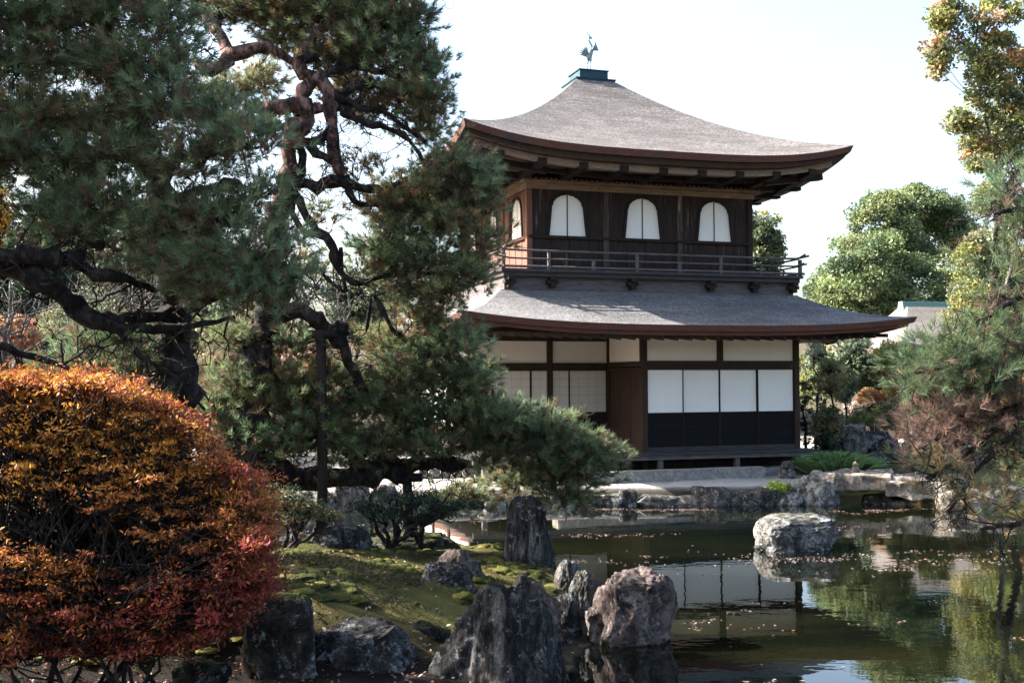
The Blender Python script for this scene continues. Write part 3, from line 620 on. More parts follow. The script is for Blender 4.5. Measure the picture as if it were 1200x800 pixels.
# ------------------------------------------------------------------ other halls
def hall(name, label, cornerL, rz, W, D, ze, zt, over, ridge=False):
    root = empty(name, (cornerL[0], cornerL[1], 0.4), rz, label=label, cat='hall')
    pb = lambda mb, nm, m, parent=root, bevel=0, smooth=False: mb.build(nm, M[m] if isinstance(m, str) else m, parent, bevel, smooth, dz=-0.4)
    rx = W * 0.25 if ridge else 0.6
    return root, pb
c0 = atD(478, 374, 40)
root, pb = hall('temple_hall', 'large hall with a sunlit bark roof behind the pine, left of the pavilion', c0, R(13), 16, 13, 4.7, 8.5, 1.8)
make_roof(0, 16, 0, 13, 5, 11, 6, 7, 4.5, 8.3, 0.35, 0.5, 0.28, 0.14, 'roof_far', root, (1.9, 14.1, 1.9, 11.1), 4.1, name='roof', pb=pb, em='soffit')
pb(MB().box(1.9, 14.1, 1.9, 11.1, 1.0, 4.1), 'wall', 'paper'); w_ = MB()
for i in range(7): w_.box(1.84, 1.9, 1.9 + i * 1.5, 2.05 + i * 1.5, 0.4, 4.1); w_.box(1.9 + i * 2, 2.05 + i * 2, 1.84, 1.9, 0.4, 4.1)
pb(w_, 'post_row', 'post_wood'); pb(MB().box(1.82, 14.2, 1.82, 11.2, 2.9, 3.05), 'beam', 'post_wood'); pb(MB().box(1.6, 14.4, 1.6, 11.4, 0.4, 1.0), 'base', 'dark_wood')
c1 = atD(1066, 432, 38)
root, pb = hall('garden_hall', 'small hall with a grey roof and green ridge right of the pavilion', c1, R(10), 5, 5, 3, 4, 1)
def gable(pb, root):
    W, D, ze, zt = 4.6, 5.0, 3.5, 5.15
    gs_ = roof_sheet(-0.6, W, -0.6, D, 1.05, 3.55, 1.9, 2.6, ze, zt - 0.12, 0.25, 0.55, n=24, k=10)
    mb = MB(); [grid_add(mb, g) for g in gs_]; r_ = pb(mb, 'roof', 'roof_far', root, smooth=True)
    e = MB()
    for g in gs_: grid_add(e, [[(p[0], p[1], p[2] - 0.22) for p in g[0]], g[0]])
    pb(e, 'eave_edge', 'soffit', r_)
    rd = MB()
    for k in range(3): rd.box(0.95, 3.65, 2.05 + 0.03 * k, 2.45 - 0.03 * k, zt - 0.2 + 0.1 * k, zt - 0.11 + 0.1 * k)
    pb(rd, 'ridge', 'copper_pale', r_)
    pb(MB().box(0.3, W - 0.9, 0.3, D - 0.9, 0.4, 3.2), 'wall', 'dark_wood')
    ps = MB()
    for i in range(5): ps.box(0.25 + i * 0.98, 0.37 + i * 0.98, 0.24, 0.3, 0.4, 3.2)
    pb(ps, 'post_row', 'post_wood')
M['copper_pale'] = mat('pale_green_copper', (0.14, 0.26, 0.22), 0.6)[0]
gable(pb, root)

# ------------------------------------------------------------------ stones
def n3(P, seed=0):
    P = P + seed * 13.7; i = np.floor(P); f = P - i; f = f * f * (3 - 2 * f); out = np.zeros(len(P))
    for dx in (0, 1):
        for dy in (0, 1):
            for dz in (0, 1):
                hsh = np.modf(np.abs(np.sin((i[:, 0] + dx) * 127.1 + (i[:, 1] + dy) * 311.7 + (i[:, 2] + dz) * 74.7) * 43758.5453))[0]
                out += hsh * (f[:, 0] if dx else 1 - f[:, 0]) * (f[:, 1] if dy else 1 - f[:, 1]) * (f[:, 2] if dz else 1 - f[:, 2])
    return out * 2 - 1
def fbm3(P, o, seed=0, g=0.5):
    t = 0; a = 1.0
    for k in range(o): t = t + a * n3(P * 2.03 ** k, seed + k * 3.3); a *= g
    return t
def rock(name, cx, cy, z0, w, d, h, seed, m, label, group, rz=0, cuts=9, rough=0.09, taper=0.0, lean=(0, 0), sub=5, flat=0.0, cat='rock', boxy=0.75, streak=1.0):
    rnd = random.Random(seed); bm = bmesh.new(); bmesh.ops.create_icosphere(bm, subdivisions=sub, radius=1.0)
    V = np.array([v.co[:] for v in bm.verts]); V = np.sign(V) * np.abs(V) ** boxy; V /= np.abs(V).max(0)
    for _ in range(cuts):
        n = np.array([rnd.gauss(0, 1), rnd.gauss(0, 1), rnd.gauss(0, 0.8)]); n /= np.linalg.norm(n)
        dd = rnd.uniform(0.62, 0.92); k = V @ n; over = k > dd; V[over] -= np.outer((k[over] - dd) * 0.9, n)
    off = Vector((seed * 3.17, seed * 1.31, seed * 0.77))
    N = V / np.linalg.norm(V, axis=1)[:, None]
    st = np.array([1.0, 1.0, streak])
    r1 = fbm3(V * 1.6 * st, 3, seed) * rough * 0.8; r2 = -np.abs(fbm3(V * 2.6 * st + 7, 4, seed + 1, 0.6)) * rough * 1.5; r3 = fbm3(V * 11 * st, 4, seed + 2, 0.6) * rough * 0.32
    cell = np.floor(fbm3(V * 1.9, 2, seed + 5) * 4) / 4 * rough * 0.5
    V = V + N * (r1 + r2 + r3 + cell)[:, None]
    t = (V[:, 2] + 1) / 2; k = 1 - taper * np.clip(t, 0, 1); V[:, 0] *= k; V[:, 1] *= k; V[:, 0] += lean[0] * t; V[:, 1] += lean[1] * t
    lo, hi = V.min(0), V.max(0)
    V = (V - (lo + hi) / 2) / (hi - lo)           # unit box
    V[:, 2] += 0.5
    t = V[:, 2:3]; V[:, :2] *= 1 + 0.16 * (1 - t) - 0.06; V = V * np.array([w, d, h * 1.5]); V[:, 2] -= h * 0.5
    for v, c_ in zip(bm.verts, V): v.co = c_
    for f in bm.faces: f.smooth = True
    me = bpy.data.meshes.new(name); bm.to_mesh(me); bm.free(); me.materials.append(M[m])
    o = bpy.data.objects.new(name, me); COL.objects.link(o); o.location = (cx, cy, z0); o.rotation_euler = (0, 0, rz)
    return tag(o, label, cat, group)
def rock_px(xl, xr, yt, yb, D, seed, m, label, group=None, depth=0.8, name='rock', **k):
    k.setdefault('sub', 6 if D < 17 else 5)
    """rock whose outline spans photo columns xl..xr and rows yt..yb, standing at distance D"""
    a = atD(xl, yb, D); b = atD(xr, yb, D); t = atD((xl + xr) / 2, yt, D)
    w = (b[0] - a[0]) * 1.06; return rock(name, (a[0] + b[0]) / 2, D + w * depth * 0.3, a[2], w, w * depth, t[2] - a[2], seed, m, label, group, **k)
G1 = 'rocks set in the mossy bank in front'
rock_px(284, 368, 697, 800, 8.8, 3, 'rock_moss', 'blocky dark upright rock with moss on its flat top beside the red shrub', G1, boxy=0.5, cuts=5, rough=0.05)
rock_px(366, 486, 731, 790, 8.95, 5, 'rock_dark', 'low wide dark rock with pale lichen at the foot of the moss bank', G1, boxy=0.6, cuts=8)
rock_px(478, 540, 728, 775, 9.5, 8, 'rock_moss', 'small low rock with mossy top between wide low rock and big dark rock', G1, boxy=0.6)
rock_px(500, 660, 688, 830, 8.6, 11, 'rock_streak', 'big dark pointed rock with vertical streaks at the bottom of the view', G1, taper=0.4, depth=0.75, rough=0.075, streak=0.55, lean=(-0.2, 0))
rock_px(588, 656, 674, 745, 9.6, 14, 'rock_warm', 'brown topped rock with a pale streak right behind the big dark pointed rock', G1, boxy=0.6)
rock_px(480, 556, 660, 712, 10.9, 17, 'rock_dark', 'dark blue grey rock with lichen in the middle of the moss bank', G1)
rock_px(506, 568, 644, 694, 11.5, 19, 'rock_warm', 'brownish sloping rock leaning behind the dark blue grey rock', G1, depth=0.6)
rock_px(590, 651, 580, 672, 12.9, 23, 'rock_streak', 'tall narrow standing rock at the pond edge', G1, taper=0.3, depth=0.6, boxy=0.5, cuts=5, rough=0.1, streak=0.4)
rock_px(648, 690, 655, 705, 12.0, 29, 'rock_grey', 'pale grey rounded rock to the right of the standing rock', G1)
rock_px(664, 706, 668, 722, 11.6, 31, 'rock_grey', 'pale grey tilted slab rock touching the water', G1, taper=0.3, lean=(0.4, 0))
rock_px(645, 682, 694, 740, 10.9, 37, 'rock_dark', 'small dark rock behind the lone brown boulder at the water', G1)
rock_px(693, 798, 667, 757, 10.75, 41, 'rock_warm', 'rounded brown and white boulder standing alone in the water in front', G1, boxy=0.65, cuts=7)
rock_px(892, 988, 605, 643, 16.6, 43, 'rock_bank', 'low grey boulder alone in the middle of the pond', G1, boxy=0.5, rough=0.07, cuts=6)
rock_px(364, 432, 616, 668, 12.9, 47, 'rock_dark', 'rounded dark rock next to the left wooden prop', G1)
rock_px(418, 550, 626, 664, 13.9, 53, 'rock_moss', 'long mossy mound rock under the small twisted shrub', G1, boxy=0.8, depth=0.5)
rock_px(560, 600, 640, 672, 14.6, 59, 'rock_dark', 'low dark rock just left of the standing rock, partly in the water', G1) if False else None
rock_px(384, 414, 668, 684, 11.0, 61, 'rock_dark', 'tiny rough stone half sunk in the middle of the moss', G1)
rock_px(655, 672, 738, 752, 10.1, 67, 'rock_dark', 'tiny stone in the shallow channel by the big pointed rock', G1)
rock_px(200, 262, 772, 800, 8.2, 71, 'rock_moss', 'half buried mossy stone under the red shrub', G1)
# far bank edging, individual stones
G2 = 'edging stones along the far bank'
r_ = random.Random(7); px = 575; k = 0
LB = ['dark grey edging stone', 'pale grey edging stone', 'blue grey edging stone', 'low brownish edging stone']
EDGE = [(560, 592, 578, 594, 'rock_bank', 'small dark edging stone in shade directly below the tip of the low bough'),
        (594, 640, 574, 594, 'rock_edge', 'grey edging stone beneath the low pine bough, behind the standing rock'),
        (636, 672, 578, 594, 'rock_bank', 'edging stone just left of the two pale sunlit edging stones'),
        (668, 706, 572, 594, 'rock_edge', 'edging stone in the shade of the drooping bough tip'),
        (704, 732, 574, 594, 'rock_bank', 'pale pointed edging stone at the left end of the sunlit strip'),
        (728, 744, 572, 594, 'rock_dark', 'narrow black edging stone between two pale ones'),
        (742, 796, 574, 594, 'rock_edge', 'long flat topped edging stone in front of the sunlit strip'),
        (790, 822, 578, 595, 'rock_light', 'small white edging stone jutting into the pond'),
        (815, 856, 570, 592, 'rock_edge', 'dark edging stone right of the small white one'),
        (854, 884, 569, 592, 'rock_edge', 'square edging stone in line with the granite step end'),
        (882, 912, 569, 592, 'rock_edge', 'rough edging stone left of the yellow green tuft'),
        (908, 938, 566, 591, 'rock_bank', 'leaning edging stone beside the yellow green tuft'),
        (930, 982, 556, 592, 'rock_bank', 'big cone shaped bank boulder left of the stone bridge'),
        (1018, 1050, 578, 598, 'rock_moss', 'yellowish mossy stone under the bridge joint'),
        (1040, 1088, 580, 599, 'rock_light', 'pale stone carrying the bridge joint'),
        (1108, 1160, 572, 606, 'rock_light', 'large pale block at the right end of the bridge'),
        (1150, 1200, 568, 606, 'rock_grey', 'grey bank rock at the right edge beneath the pine twigs'),
        (1196, 1250, 580, 612, 'rock_grey', 'bank rock at the far right border of the view')]
for i, (a0, a1, yt, yb, m_, lb) in enumerate(EDGE):
    D = 22.45 if a0 < 1100 else 21.4
    rock_px(a0 - 3, a1 + 3, max(yt, 570) + (i * 5) % 8 if i not in (12, 15, 16) else yt, yb, D, 100 + i * 7, m_, lb, G2, depth=0.7, sub=5, boxy=0.42 if i != 12 else 0.7, cuts=5, rough=0.06)
LEFT = [(300, 345, 575, 600, 21.3, 'rock_dark', 'dark bank rock seen below the thick limb, left of the tall prop'), (345, 395, 568, 598, 21.6, 'rock_grey', 'blue grey bank rock directly behind the tall prop'), (392, 432, 560, 598, 21.8, 'rock_light', 'tall pale bank rock between the two props'),
        (430, 470, 566, 598, 22.0, 'rock_light', 'sunlit pale bank rock behind the short prop'), (468, 510, 578, 596, 22.2, 'rock_grey', 'grey bank rock at the foot of the sunlit gravel'), (506, 562, 582, 597, 22.3, 'rock_bank', 'low dark bank rock in front of the kerb stones')]
for i, (a0, a1, yt, yb, D, m_, lb) in enumerate(LEFT): rock_px(a0, a1, yt, yb, D, 200 + i * 5, m_, lb, G2, sub=4, boxy=0.7)
for i in range(6):
    a0 = 490 + i * 13.2; p = atD(a0 + 6, 574, 25.0)
    rock('kerb_stone', p[0], 25.0 + 0.02 * i, 0.4, 0.25, 0.2, 0.17, 300 + i, 'rock_grey', 'kerb stone in the short row on the sunlit gravel', 'kerb stones on the sunlit gravel', sub=3, boxy=0.5, cat='kerb stone', rough=0.05)
# garden rocks beyond the bridge
G3 = 'garden rocks behind the bridge'
for i, (a0, a1, yt, yb, D, m_, lb) in enumerate([(985, 1018, 494, 530, 28.5, 'rock_grey', 'tall pointed garden rock behind the grass clump'), (1012, 1050, 504, 530, 28.6, 'rock_dark', 'wide dark garden rock right of the tall pointed one'),
        (1030, 1062, 512, 534, 28.0, 'rock_dark', 'small rounded garden rock in front of the wide dark one'), (1020, 1040, 528, 541, 26.5, 'rock_dark', 'small black stone on the moss left of the black stake'), (966, 990, 508, 530, 29, 'rock_dark', 'dark rock at the foot of the pale leaved shrub'),
        (1060, 1110, 500, 530, 30, 'rock_grey', 'pale garden rock glimpsed below the brown pine needles'), (1120, 1180, 520, 552, 27, 'rock_light', 'pale rock behind the hanging twigs at the right')]):
    rock_px(a0, a1, yt, yb, D, 400 + i * 3, m_, lb, G3, sub=4)
for i, (px_, lb) in enumerate([(926, 'square foundation stone under the right end of the deck'), ]):
    p = atD(px_, 552, 24.6); rock('foundation_stone', p[0], 24.9, 0.38, 0.3, 0.3, 0.32, 450, 'rock_grey', lb, None, sub=3, boxy=0.5, cat='stone', taper=0.3)
# granite step block and bridge slabs
def slab(name, corners, z0, z1, m, label, cat, seed=0, jag=0.02):
    bm = bmesh.new(); n = len(corners)
    lo = [bm.verts.new((x, y, z0)) for x, y in corners]; hi = [bm.verts.new((x, y, z1)) for x, y in corners]
    bm.faces.new(lo[::-1]); bm.faces.new(hi)
    for i in range(n): bm.faces.new((lo[i], lo[(i + 1) % n], hi[(i + 1) % n], hi[i]))
    bmesh.ops.bevel(bm, geom=bm.edges[:], offset=0.02, segments=2, affect='EDGES')
    for _ in range(4): bmesh.ops.subdivide_edges(bm, edges=[e for e in bm.edges if e.calc_length() > 0.14], cuts=1, use_grid_fill=True)
    bmesh.ops.triangulate(bm, faces=bm.faces[:])
    for v in bm.verts:
        v.co += Vector((noise.fractal(v.co * 2.3 + Vector((seed, 0, 0)), 1, 2, 4), noise.fractal(v.co * 2.3 + Vector((0, seed + 9, 0)), 1, 2, 4), noise.fractal(v.co * 2.3 + Vector((5, 0, seed)), 1, 2, 4))) * jag
    me = bpy.data.meshes.new(name); bm.to_mesh(me); bm.free(); me.materials.append(M[m]); o = bpy.data.objects.new(name, me); COL.objects.link(o)
    return tag(o, label, cat)
cc = [Bw(-2.6, -1.55, 0), Bw(2.32, -1.5, 0), Bw(2.36, -1.15, 0), Bw(-2.6, -1.15, 0)]
slab('granite_step', [(p[0], p[1]) for p in cc], 0.3, 0.56, 'granite', 'long pale granite step lying in front of the pavilion deck', 'step', 3, 0.006)
cc = [Bw(2.4, -1.1, 0), Bw(4.0, -1.05, 0), Bw(4.0, -0.75, 0), Bw(2.4, -0.8, 0)]
slab('low_step', [(p[0], p[1]) for p in cc], 0.34, 0.49, 'granite', 'lower grey stone step at the right end below the deck', 'step', 4, 0.006)
def pl(*a): return [tuple(atD(px_, 560, D)[:2]) for px_, D in a]
slab('bridge_slab', pl((948, 22.5), (1042, 22.2), (1046, 23.6), (954, 23.7)), 0.27, 0.58, 'rock_light', 'left stone slab of the low bridge, half in shade', 'bridge slab', 5, 0.07)
slab('bridge_slab', pl((1040, 22.0), (1128, 21.6), (1136, 22.9), (1046, 23.3)), 0.2, 0.52, 'rock_light', 'right sunlit stone slab of the low bridge', 'bridge slab', 8, 0.09)
# small stone figure on the slab
p = atD(1002, 553, 22.9)
f_ = empty('stone_ornament', (p[0], p[1], 0.575), 0, label='tiny white stone figure like a perched bird on the bridge slab', cat='ornament')
MB().tube([(0, 0, 0), (0, 0, 0.03), (0.0, 0, 0.08), (0.01, 0, 0.13), (0.0, 0, 0.15)], [0.09, 0.1, 0.095, 0.06, 0.035], 10).build('body', M['rock_light'], f_, smooth=True)
MB().tube([(-0.05, 0, 0.16), (-0.02, 0, 0.18), (0.02, 0, 0.2), (0.06, 0, 0.19)], [0.01, 0.05, 0.055, 0.02], 8).build('head', M['rock_light'], f_, smooth=True)
p = atD(1071, 550, 24.5)
st = empty('marker_stake', (p[0], p[1], 0.4), 0, label='short black stake with a flat foot on the moss behind the bridge', cat='stake')
MB().tube([(0, 0, 0.05), (0, 0, 0.42)], 0.045, 10).build('stake', M['dark_wood'], st); MB().box(-0.28, 0.1, -0.12, 0.12, 0.0, 0.05).build('foot', M['dark_wood'], st, bevel=0.01)
p = atD(1022, 535, 27.5); tag(MB().tube([(p[0], p[1], 0.3), (p[0], p[1], 0.8)], 0.05, 8).build('marker_stake', M['dark_wood']), 'thin black stake standing beside the dark garden rocks', 'stake')

# ------------------------------------------------------------------ foliage generators
def unit(a): return a / np.maximum(np.linalg.norm(a, axis=1), 1e-9)[:, None]
def needles(P, Dr, n, L, W, spread, colors, rg):
    """tufts of n needles at P pointing about Dr"""
    N = len(P); p = np.repeat(P, n, 0); d = np.repeat(Dr, n, 0); c = np.repeat(colors, n, 0)
    r = rg.normal(size=(N * n, 3)); v = unit(d + spread * unit(r)); ln = L * rg.uniform(0.7, 1.15, N * n)[:, None]
    side = unit(np.cross(v, rg.normal(size=v.shape))) * (W / 2)
    base = p + v * ln * 0.04 - d * (rg.uniform(0, 0.6, (N * n, 1)) * L)
    tip = base + v * ln; tip[:, 2] -= ln[:, 0] * 0.06
    V = np.stack([base - side, base + side, tip], 1).reshape(-1, 3); Fc = np.arange(len(V)).reshape(-1, 3)
    c = c * rg.uniform(0.75, 1.25, (len(c), 1)); return V, Fc, np.repeat(c, 3, 0)
def leaves(P, size, colors, rg, up=0.4, elong=1.6):
    N = len(P); nrm = unit(rg.normal(size=(N, 3)) + np.array([0, 0, up])); t = unit(np.cross(nrm, rg.normal(size=(N, 3)))); b = np.cross(nrm, t)
    s = (size * rg.uniform(0.6, 1.25, N))[:, None]
    V = np.stack([P - t * s * elong * 0.5, P + b * s * 0.42 + nrm * s * 0.08, P + t * s * elong * 0.5, P - b * s * 0.42 + nrm * s * 0.08], 1).reshape(-1, 3)
    return V, np.arange(len(V)).reshape(-1, 4), np.repeat(colors, 4, 0)
def join(parts):
    V = []; Fs = {}; C = []; o = 0
    for v, f, c in parts: V.append(v); Fs.setdefault(f.shape[1], []).append(f + o); C.append(c); o += len(v)
    return np.concatenate(V), [np.concatenate(x) for x in Fs.values()], np.concatenate(C)
def curvy(p, q, n, amp, rg, sag=0.0):
    p = np.array(p, float); q = np.array(q, float); t = np.linspace(0, 1, n + 1)[:, None]; L = np.linalg.norm(q - p)
    pts = p + (q - p) * t; o = np.cumsum(rg.normal(size=(n + 1, 3)), 0) * amp * L / n; o -= o[0] * (1 - t) + o[-1] * t
    pts = pts + o; pts[:, 2] -= sag * L * 4 * (t * (1 - t))[:, 0]; return pts
NG = np.array([0.08, 0.185, 0.135]); NG2 = np.array([0.155, 0.22, 0.12]); NB = np.array([0.16, 0.115, 0.075]); NY = np.array([0.11, 0.13, 0.06])
print_n = [0]
def pine_pads(pads, seed, L=0.12, W=0.006, per=34, dens=1.0, brown=0.1, tipn=30, tint=(1, 1, 1)):
    """pads: (px,py,rx,ry,D) photo ellipses turned to world ellipsoids of foliage; returns needle mesh arrays and twig MB"""
    rg = rng(seed); parts = []; tw = MB()
    for pd in pads:
        px_, py_, rx, ry, D = pd[:5]; br = pd[5] if len(pd) > 5 else brown
        c = atD(px_, py_, D); k = D / FPX; rx_, rz_ = rx * k, ry * k; ryy = 0.75 * (rx_ + rz_) / 1.0 * 0.8
        vol = rx_ * rz_ * ryy; n = int(dens * per * (rx_ * rz_ + rx_ * ryy) * 12)
        # sub-clumps on the shell: gives shaggy lobes
        nc = max(5, int(n / 26)); dirs = unit(rg.normal(size=(nc, 3)) + np.array([0, 0, 0.3]))
        rad = rg.uniform(0.45, 1.0, nc)[:, None]; cen = c + dirs * rad * np.array([rx_, ryy, rz_]) * 0.78
        for j in range(nc):
            m_ = max(8, int(n / nc * rg.uniform(0.5, 1.5))); od = unit((dirs[j] * np.array([1, 1, 0.8]) + np.array([0, 0, 0.45]))[None])[0]
            cs = 0.13 + 0.06 * rg.random(); cs *= L / 0.12
            o = rg.normal(size=(m_, 3)) * np.array([cs * 1.15, cs * 1.15, cs * 0.7]); P = cen[j] + o
            d = unit(od + 0.55 * o / cs * 0.6 + rg.normal(size=(m_, 3)) * 0.16 + np.array([0, 0, 0.25]))
            isb = rg.random(m_) < br * (1.6 if o[:, 2].mean() < 0 else 1); low = o[:, 2] < -cs * 0.35
            cj = NG + (NG2 - NG) * rg.random(); cj = cj + (np.array([0.17, 0.175, 0.1]) - cj) * min(0.75, br * 1.7) ; cj = cj * rg.uniform(0.75, 1.3) * np.array(tint)
            nbc = (np.array([0.2, 0.13, 0.1]) if br > 0.5 else np.array([0.24, 0.17, 0.085])) if br >= 0.25 else NB  # pinkish brown is browning, the golden tone paints sunlight on the needles
            col = np.where((isb | (low & (rg.random(m_) < 0.35)))[:, None], nbc * rg.uniform(0.4, 1.1, (m_, 1)), cj + (NY - cj) * (rg.random((m_, 1)) ** 3) * 0.8)
            parts.append(needles(P, d, tipn, L, W, 0.75, col, rg))
            print_n[0] += m_
            if j % 3: continue
            base = c + (cen[j] - c) * 0.15 - np.array([0, 0, rz_ * 0.35])
            pts = curvy(base, cen[j], 4, 0.35, rg); tw.tube(pts, [0.016, 0.012, 0.009, 0.007, 0.005], 4, cap=False)
            for _ in range(5):
                e = cen[j] + rg.normal(size=3) * cs * 1.2; tw.tube(curvy(pts[3], e, 2, 0.3, rg), [0.006, 0.004, 0.003], 3, cap=False)
    return join(parts), tw
def limb(mb, pl_, seed, n=8, D=None):
    """pl_: list of (px,py,rpx,D) -> knobbly tube"""
    P = [atD(a_, b_, d_) for a_, b_, r_, d_ in pl_]; Rr = [r_ * d_ / FPX for a_, b_, r_, d_ in pl_]
    rg = rng(seed); pts = []; rad = []
    for i in range(len(P) - 1):
        m_ = max(2, int(np.linalg.norm(P[i + 1] - P[i]) / 0.085))
        for j in range(m_):
            t = j / m_; ts = t
            p0 = P[max(i - 1, 0)]; p1 = P[i]; p2 = P[i + 1]; p3 = P[min(i + 2, len(P) - 1)]
            q = 0.5 * ((2 * p1) + (-p0 + p2) * t + (2 * p0 - 5 * p1 + 4 * p2 - p3) * t * t + (-p0 + 3 * p1 - 3 * p2 + p3) * t ** 3)
            r_ = Rr[i] + (Rr[i + 1] - Rr[i]) * t; kn = 1.45 if rg.random() < 0.12 else 1; pts.append(q + rg.normal(size=3) * r_ * 0.22); rad.append(r_ * rg.uniform(0.68, 1.08) * kn)
    pts.append(P[-1]); rad.append(Rr[-1]); mb.tube(pts, rad, n)
    return pts
def hang_twigs(mb, pts, seed, count, length, r0=0.012, dirv=(0, 0, 0.2), sub=4):
    rg = rng(seed)
    for _ in range(count):
        p = np.array(pts[rg.integers(len(pts))]); d = unit((rg.normal(size=3) + np.array(dirv))[None])[0]; q = p + d * length * rg.uniform(0.4, 1.2)
        c = curvy(p, q, 6, 0.5, rg); mb.tube(c, list(np.linspace(r0, r0 * 0.35, 7)), 4, cap=False)
        for _ in range(sub):
            k = rg.integers(2, 6); q2 = c[k] + rg.normal(size=3) * length * 0.3; c2 = curvy(c[k], q2, 4, 0.5, rg); mb.tube(c2, list(np.linspace(r0 * 0.5, r0 * 0.2, 5)), 3, cap=False)
def pine(name, base, label, group=None):
    r_ = empty(name, base, 0, label=label, cat='pine tree', group=group); r_['_b'] = 0; del r_['_b']; return r_
def put(root, mb, nm, m, smooth=True):
    o = mb.build(nm, m, None, smooth=smooth); o.parent = root; o.matrix_parent_inverse = Matrix.Translation(-Vector(root.location)); return o
def putn(root, data, nm, m):
    V, Fs, C = data; o = np_mesh(nm, V - np.array(root.location), Fs, m, root, color=C); return o

# ---- pine A : big pine at the left edge
pA = pine('pine_tree', (-3.35, 9.9, 0.3), 'large dense pine with layered boughs filling the upper left corner')
tk = MB()
limb(tk, [(195, 640, 26, 9.9), (200, 520, 24, 9.9), (205, 430, 22, 9.9), (207, 360, 21, 10), (200, 280, 20, 10), (180, 200, 18, 10), (150, 110, 16, 10), (120, 20, 13, 10), (100, -80, 10, 10)], 1, 12)
put(pA, tk, 'trunk', M['bark_dark'])
tb = MB()
bl = [[(207, 365, 10, 9.9), (150, 372, 9, 9.6), (100, 362, 11, 9.4), (40, 325, 12, 9.2), (-30, 300, 13, 9.2), (-90, 290, 12, 9.2)],
      [(-60, 300, 12, 9.0), (30, 300, 13, 9.1), (75, 305, 13, 9.2), (100, 285, 9, 9.3), (120, 288, 7, 9.4)], [(82, 300, 9, 9.2), (100, 318, 8, 9.2), (130, 322, 9, 9.2), (150, 328, 5, 9.4), (180, 340, 4, 9.7)],
      [(60, 340, 8, 9.3), (110, 378, 9, 9.4), (180, 385, 7, 9.6), (240, 378, 4, 9.8), (275, 372, 3, 9.9)], [(207, 365, 8, 9.9), (240, 350, 7, 9.7), (300, 330, 5, 9.4), (340, 315, 3, 9.3)],
      [(190, 240, 10, 10), (230, 225, 7, 9.8), (280, 215, 5, 9.6)], [(150, 110, 9, 10), (190, 90, 7, 9.9), (210, 60, 4, 9.8)], [(170, 170, 9, 10), (120, 150, 7, 9.7), (60, 145, 6, 9.6), (0, 120, 5, 9.5)], [(140, 90, 8, 10), (80, 70, 6, 9.8), (20, 60, 5, 9.6)],
      [(0, 405, 5, 8.8), (40, 418, 4, 8.9), (100, 440, 3, 9)], [(130, 380, 4, 9.4), (165, 415, 3, 9.5), (200, 440, 3, 9.6), (240, 480, 2, 9.6)]]
allp = []
for i, b_ in enumerate(bl): allp += limb(tb, b_, 20 + i, 8)
hang_twigs(tb, allp, 5, 90, 0.5, 0.012, (0.3, 0, 0.1))
padsA = [(30, 20, 70, 42, 9.6), (120, 10, 75, 45, 9.7), (190, 30, 48, 40, 9.7), (20, 75, 60, 34, 9.5, .15), (95, 70, 70, 32, 9.8, .3), (165, 75, 60, 34, 9.6, .15), (205, 70, 22, 30, 9.6),
         (40, 135, 65, 32, 9.5, .3), (120, 130, 65, 34, 9.7, .35), (200, 125, 60, 34, 9.5, .18), (255, 135, 48, 34, 9.4), (295, 165, 42, 36, 9.3), (10, 175, 55, 36, 9.3), (70, 195, 60, 36, 9.5, .2), (150, 180, 70, 34, 9.6, .2), (230, 185, 60, 36, 9.4, .2),
         (60, 245, 65, 30, 9.6, .15), (130, 240, 60, 34, 9.5), (195, 260, 60, 38, 9.4), (250, 250, 55, 38, 9.3), (300, 220, 36, 32, 9.3), (325, 265, 24, 22, 9.3), (235, 305, 56, 32, 9.3), (290, 300, 52, 38, 9.2), (330, 320, 32, 36, 9.2), (320, 350, 34, 26, 9.3), (255, 335, 40, 20, 9.4), (180, 305, 36, 20, 9.5),
         (90, 268, 45, 20, 9.4), (-50, 60, 60, 60, 9.4), (-50, 170, 60, 60, 9.3), (-60, -40, 80, 60, 9.5), (60, -40, 90, 50, 9.8), (180, -30, 70, 45, 9.8),
         (135, 395, 42, 22, 9.9, .1), (90, 420, 44, 16, 9.9, .1), (150, 435, 40, 18, 9.7, .15)]
padsA += [(-150, 150, 80, 90, 9.2), (-160, -60, 90, 80, 9.2), (-260, 40, 90, 90, 9.0), (-250, 230, 80, 60, 9.0), (-60, -150, 90, 60, 9.4), (60, -120, 80, 50, 9.6), (-330, 150, 80, 60, 8.6), (-280, 160, 110, 70, 12), (-330, 60, 100, 60, 12.4), (-350, 420, 90, 60, 8.2), (-240, 470, 70, 50, 8.2), (-420, 160, 100, 60, 9.5), (-160, 60, 70, 60, 11.5)]  # unseen pads outside the view, added to cast shade on shrub, mound and rocks
padsA = [(p[0], p[1], p[2] * (0.88 if p[0] > -30 else 1), p[3] * (0.74 if p[0] > -30 else 1)) + tuple(p[4:]) for p in padsA]
d, tw = pine_pads(padsA, 11, L=0.105, W=0.006, per=17, dens=8, brown=0.14, tint=(1.12, 1.02, 0.86)); putn(pA, d, 'crown', M['needle']); tb.add(tw.v, tw.f); put(pA, tb, 'branch', M['bark_dark'])

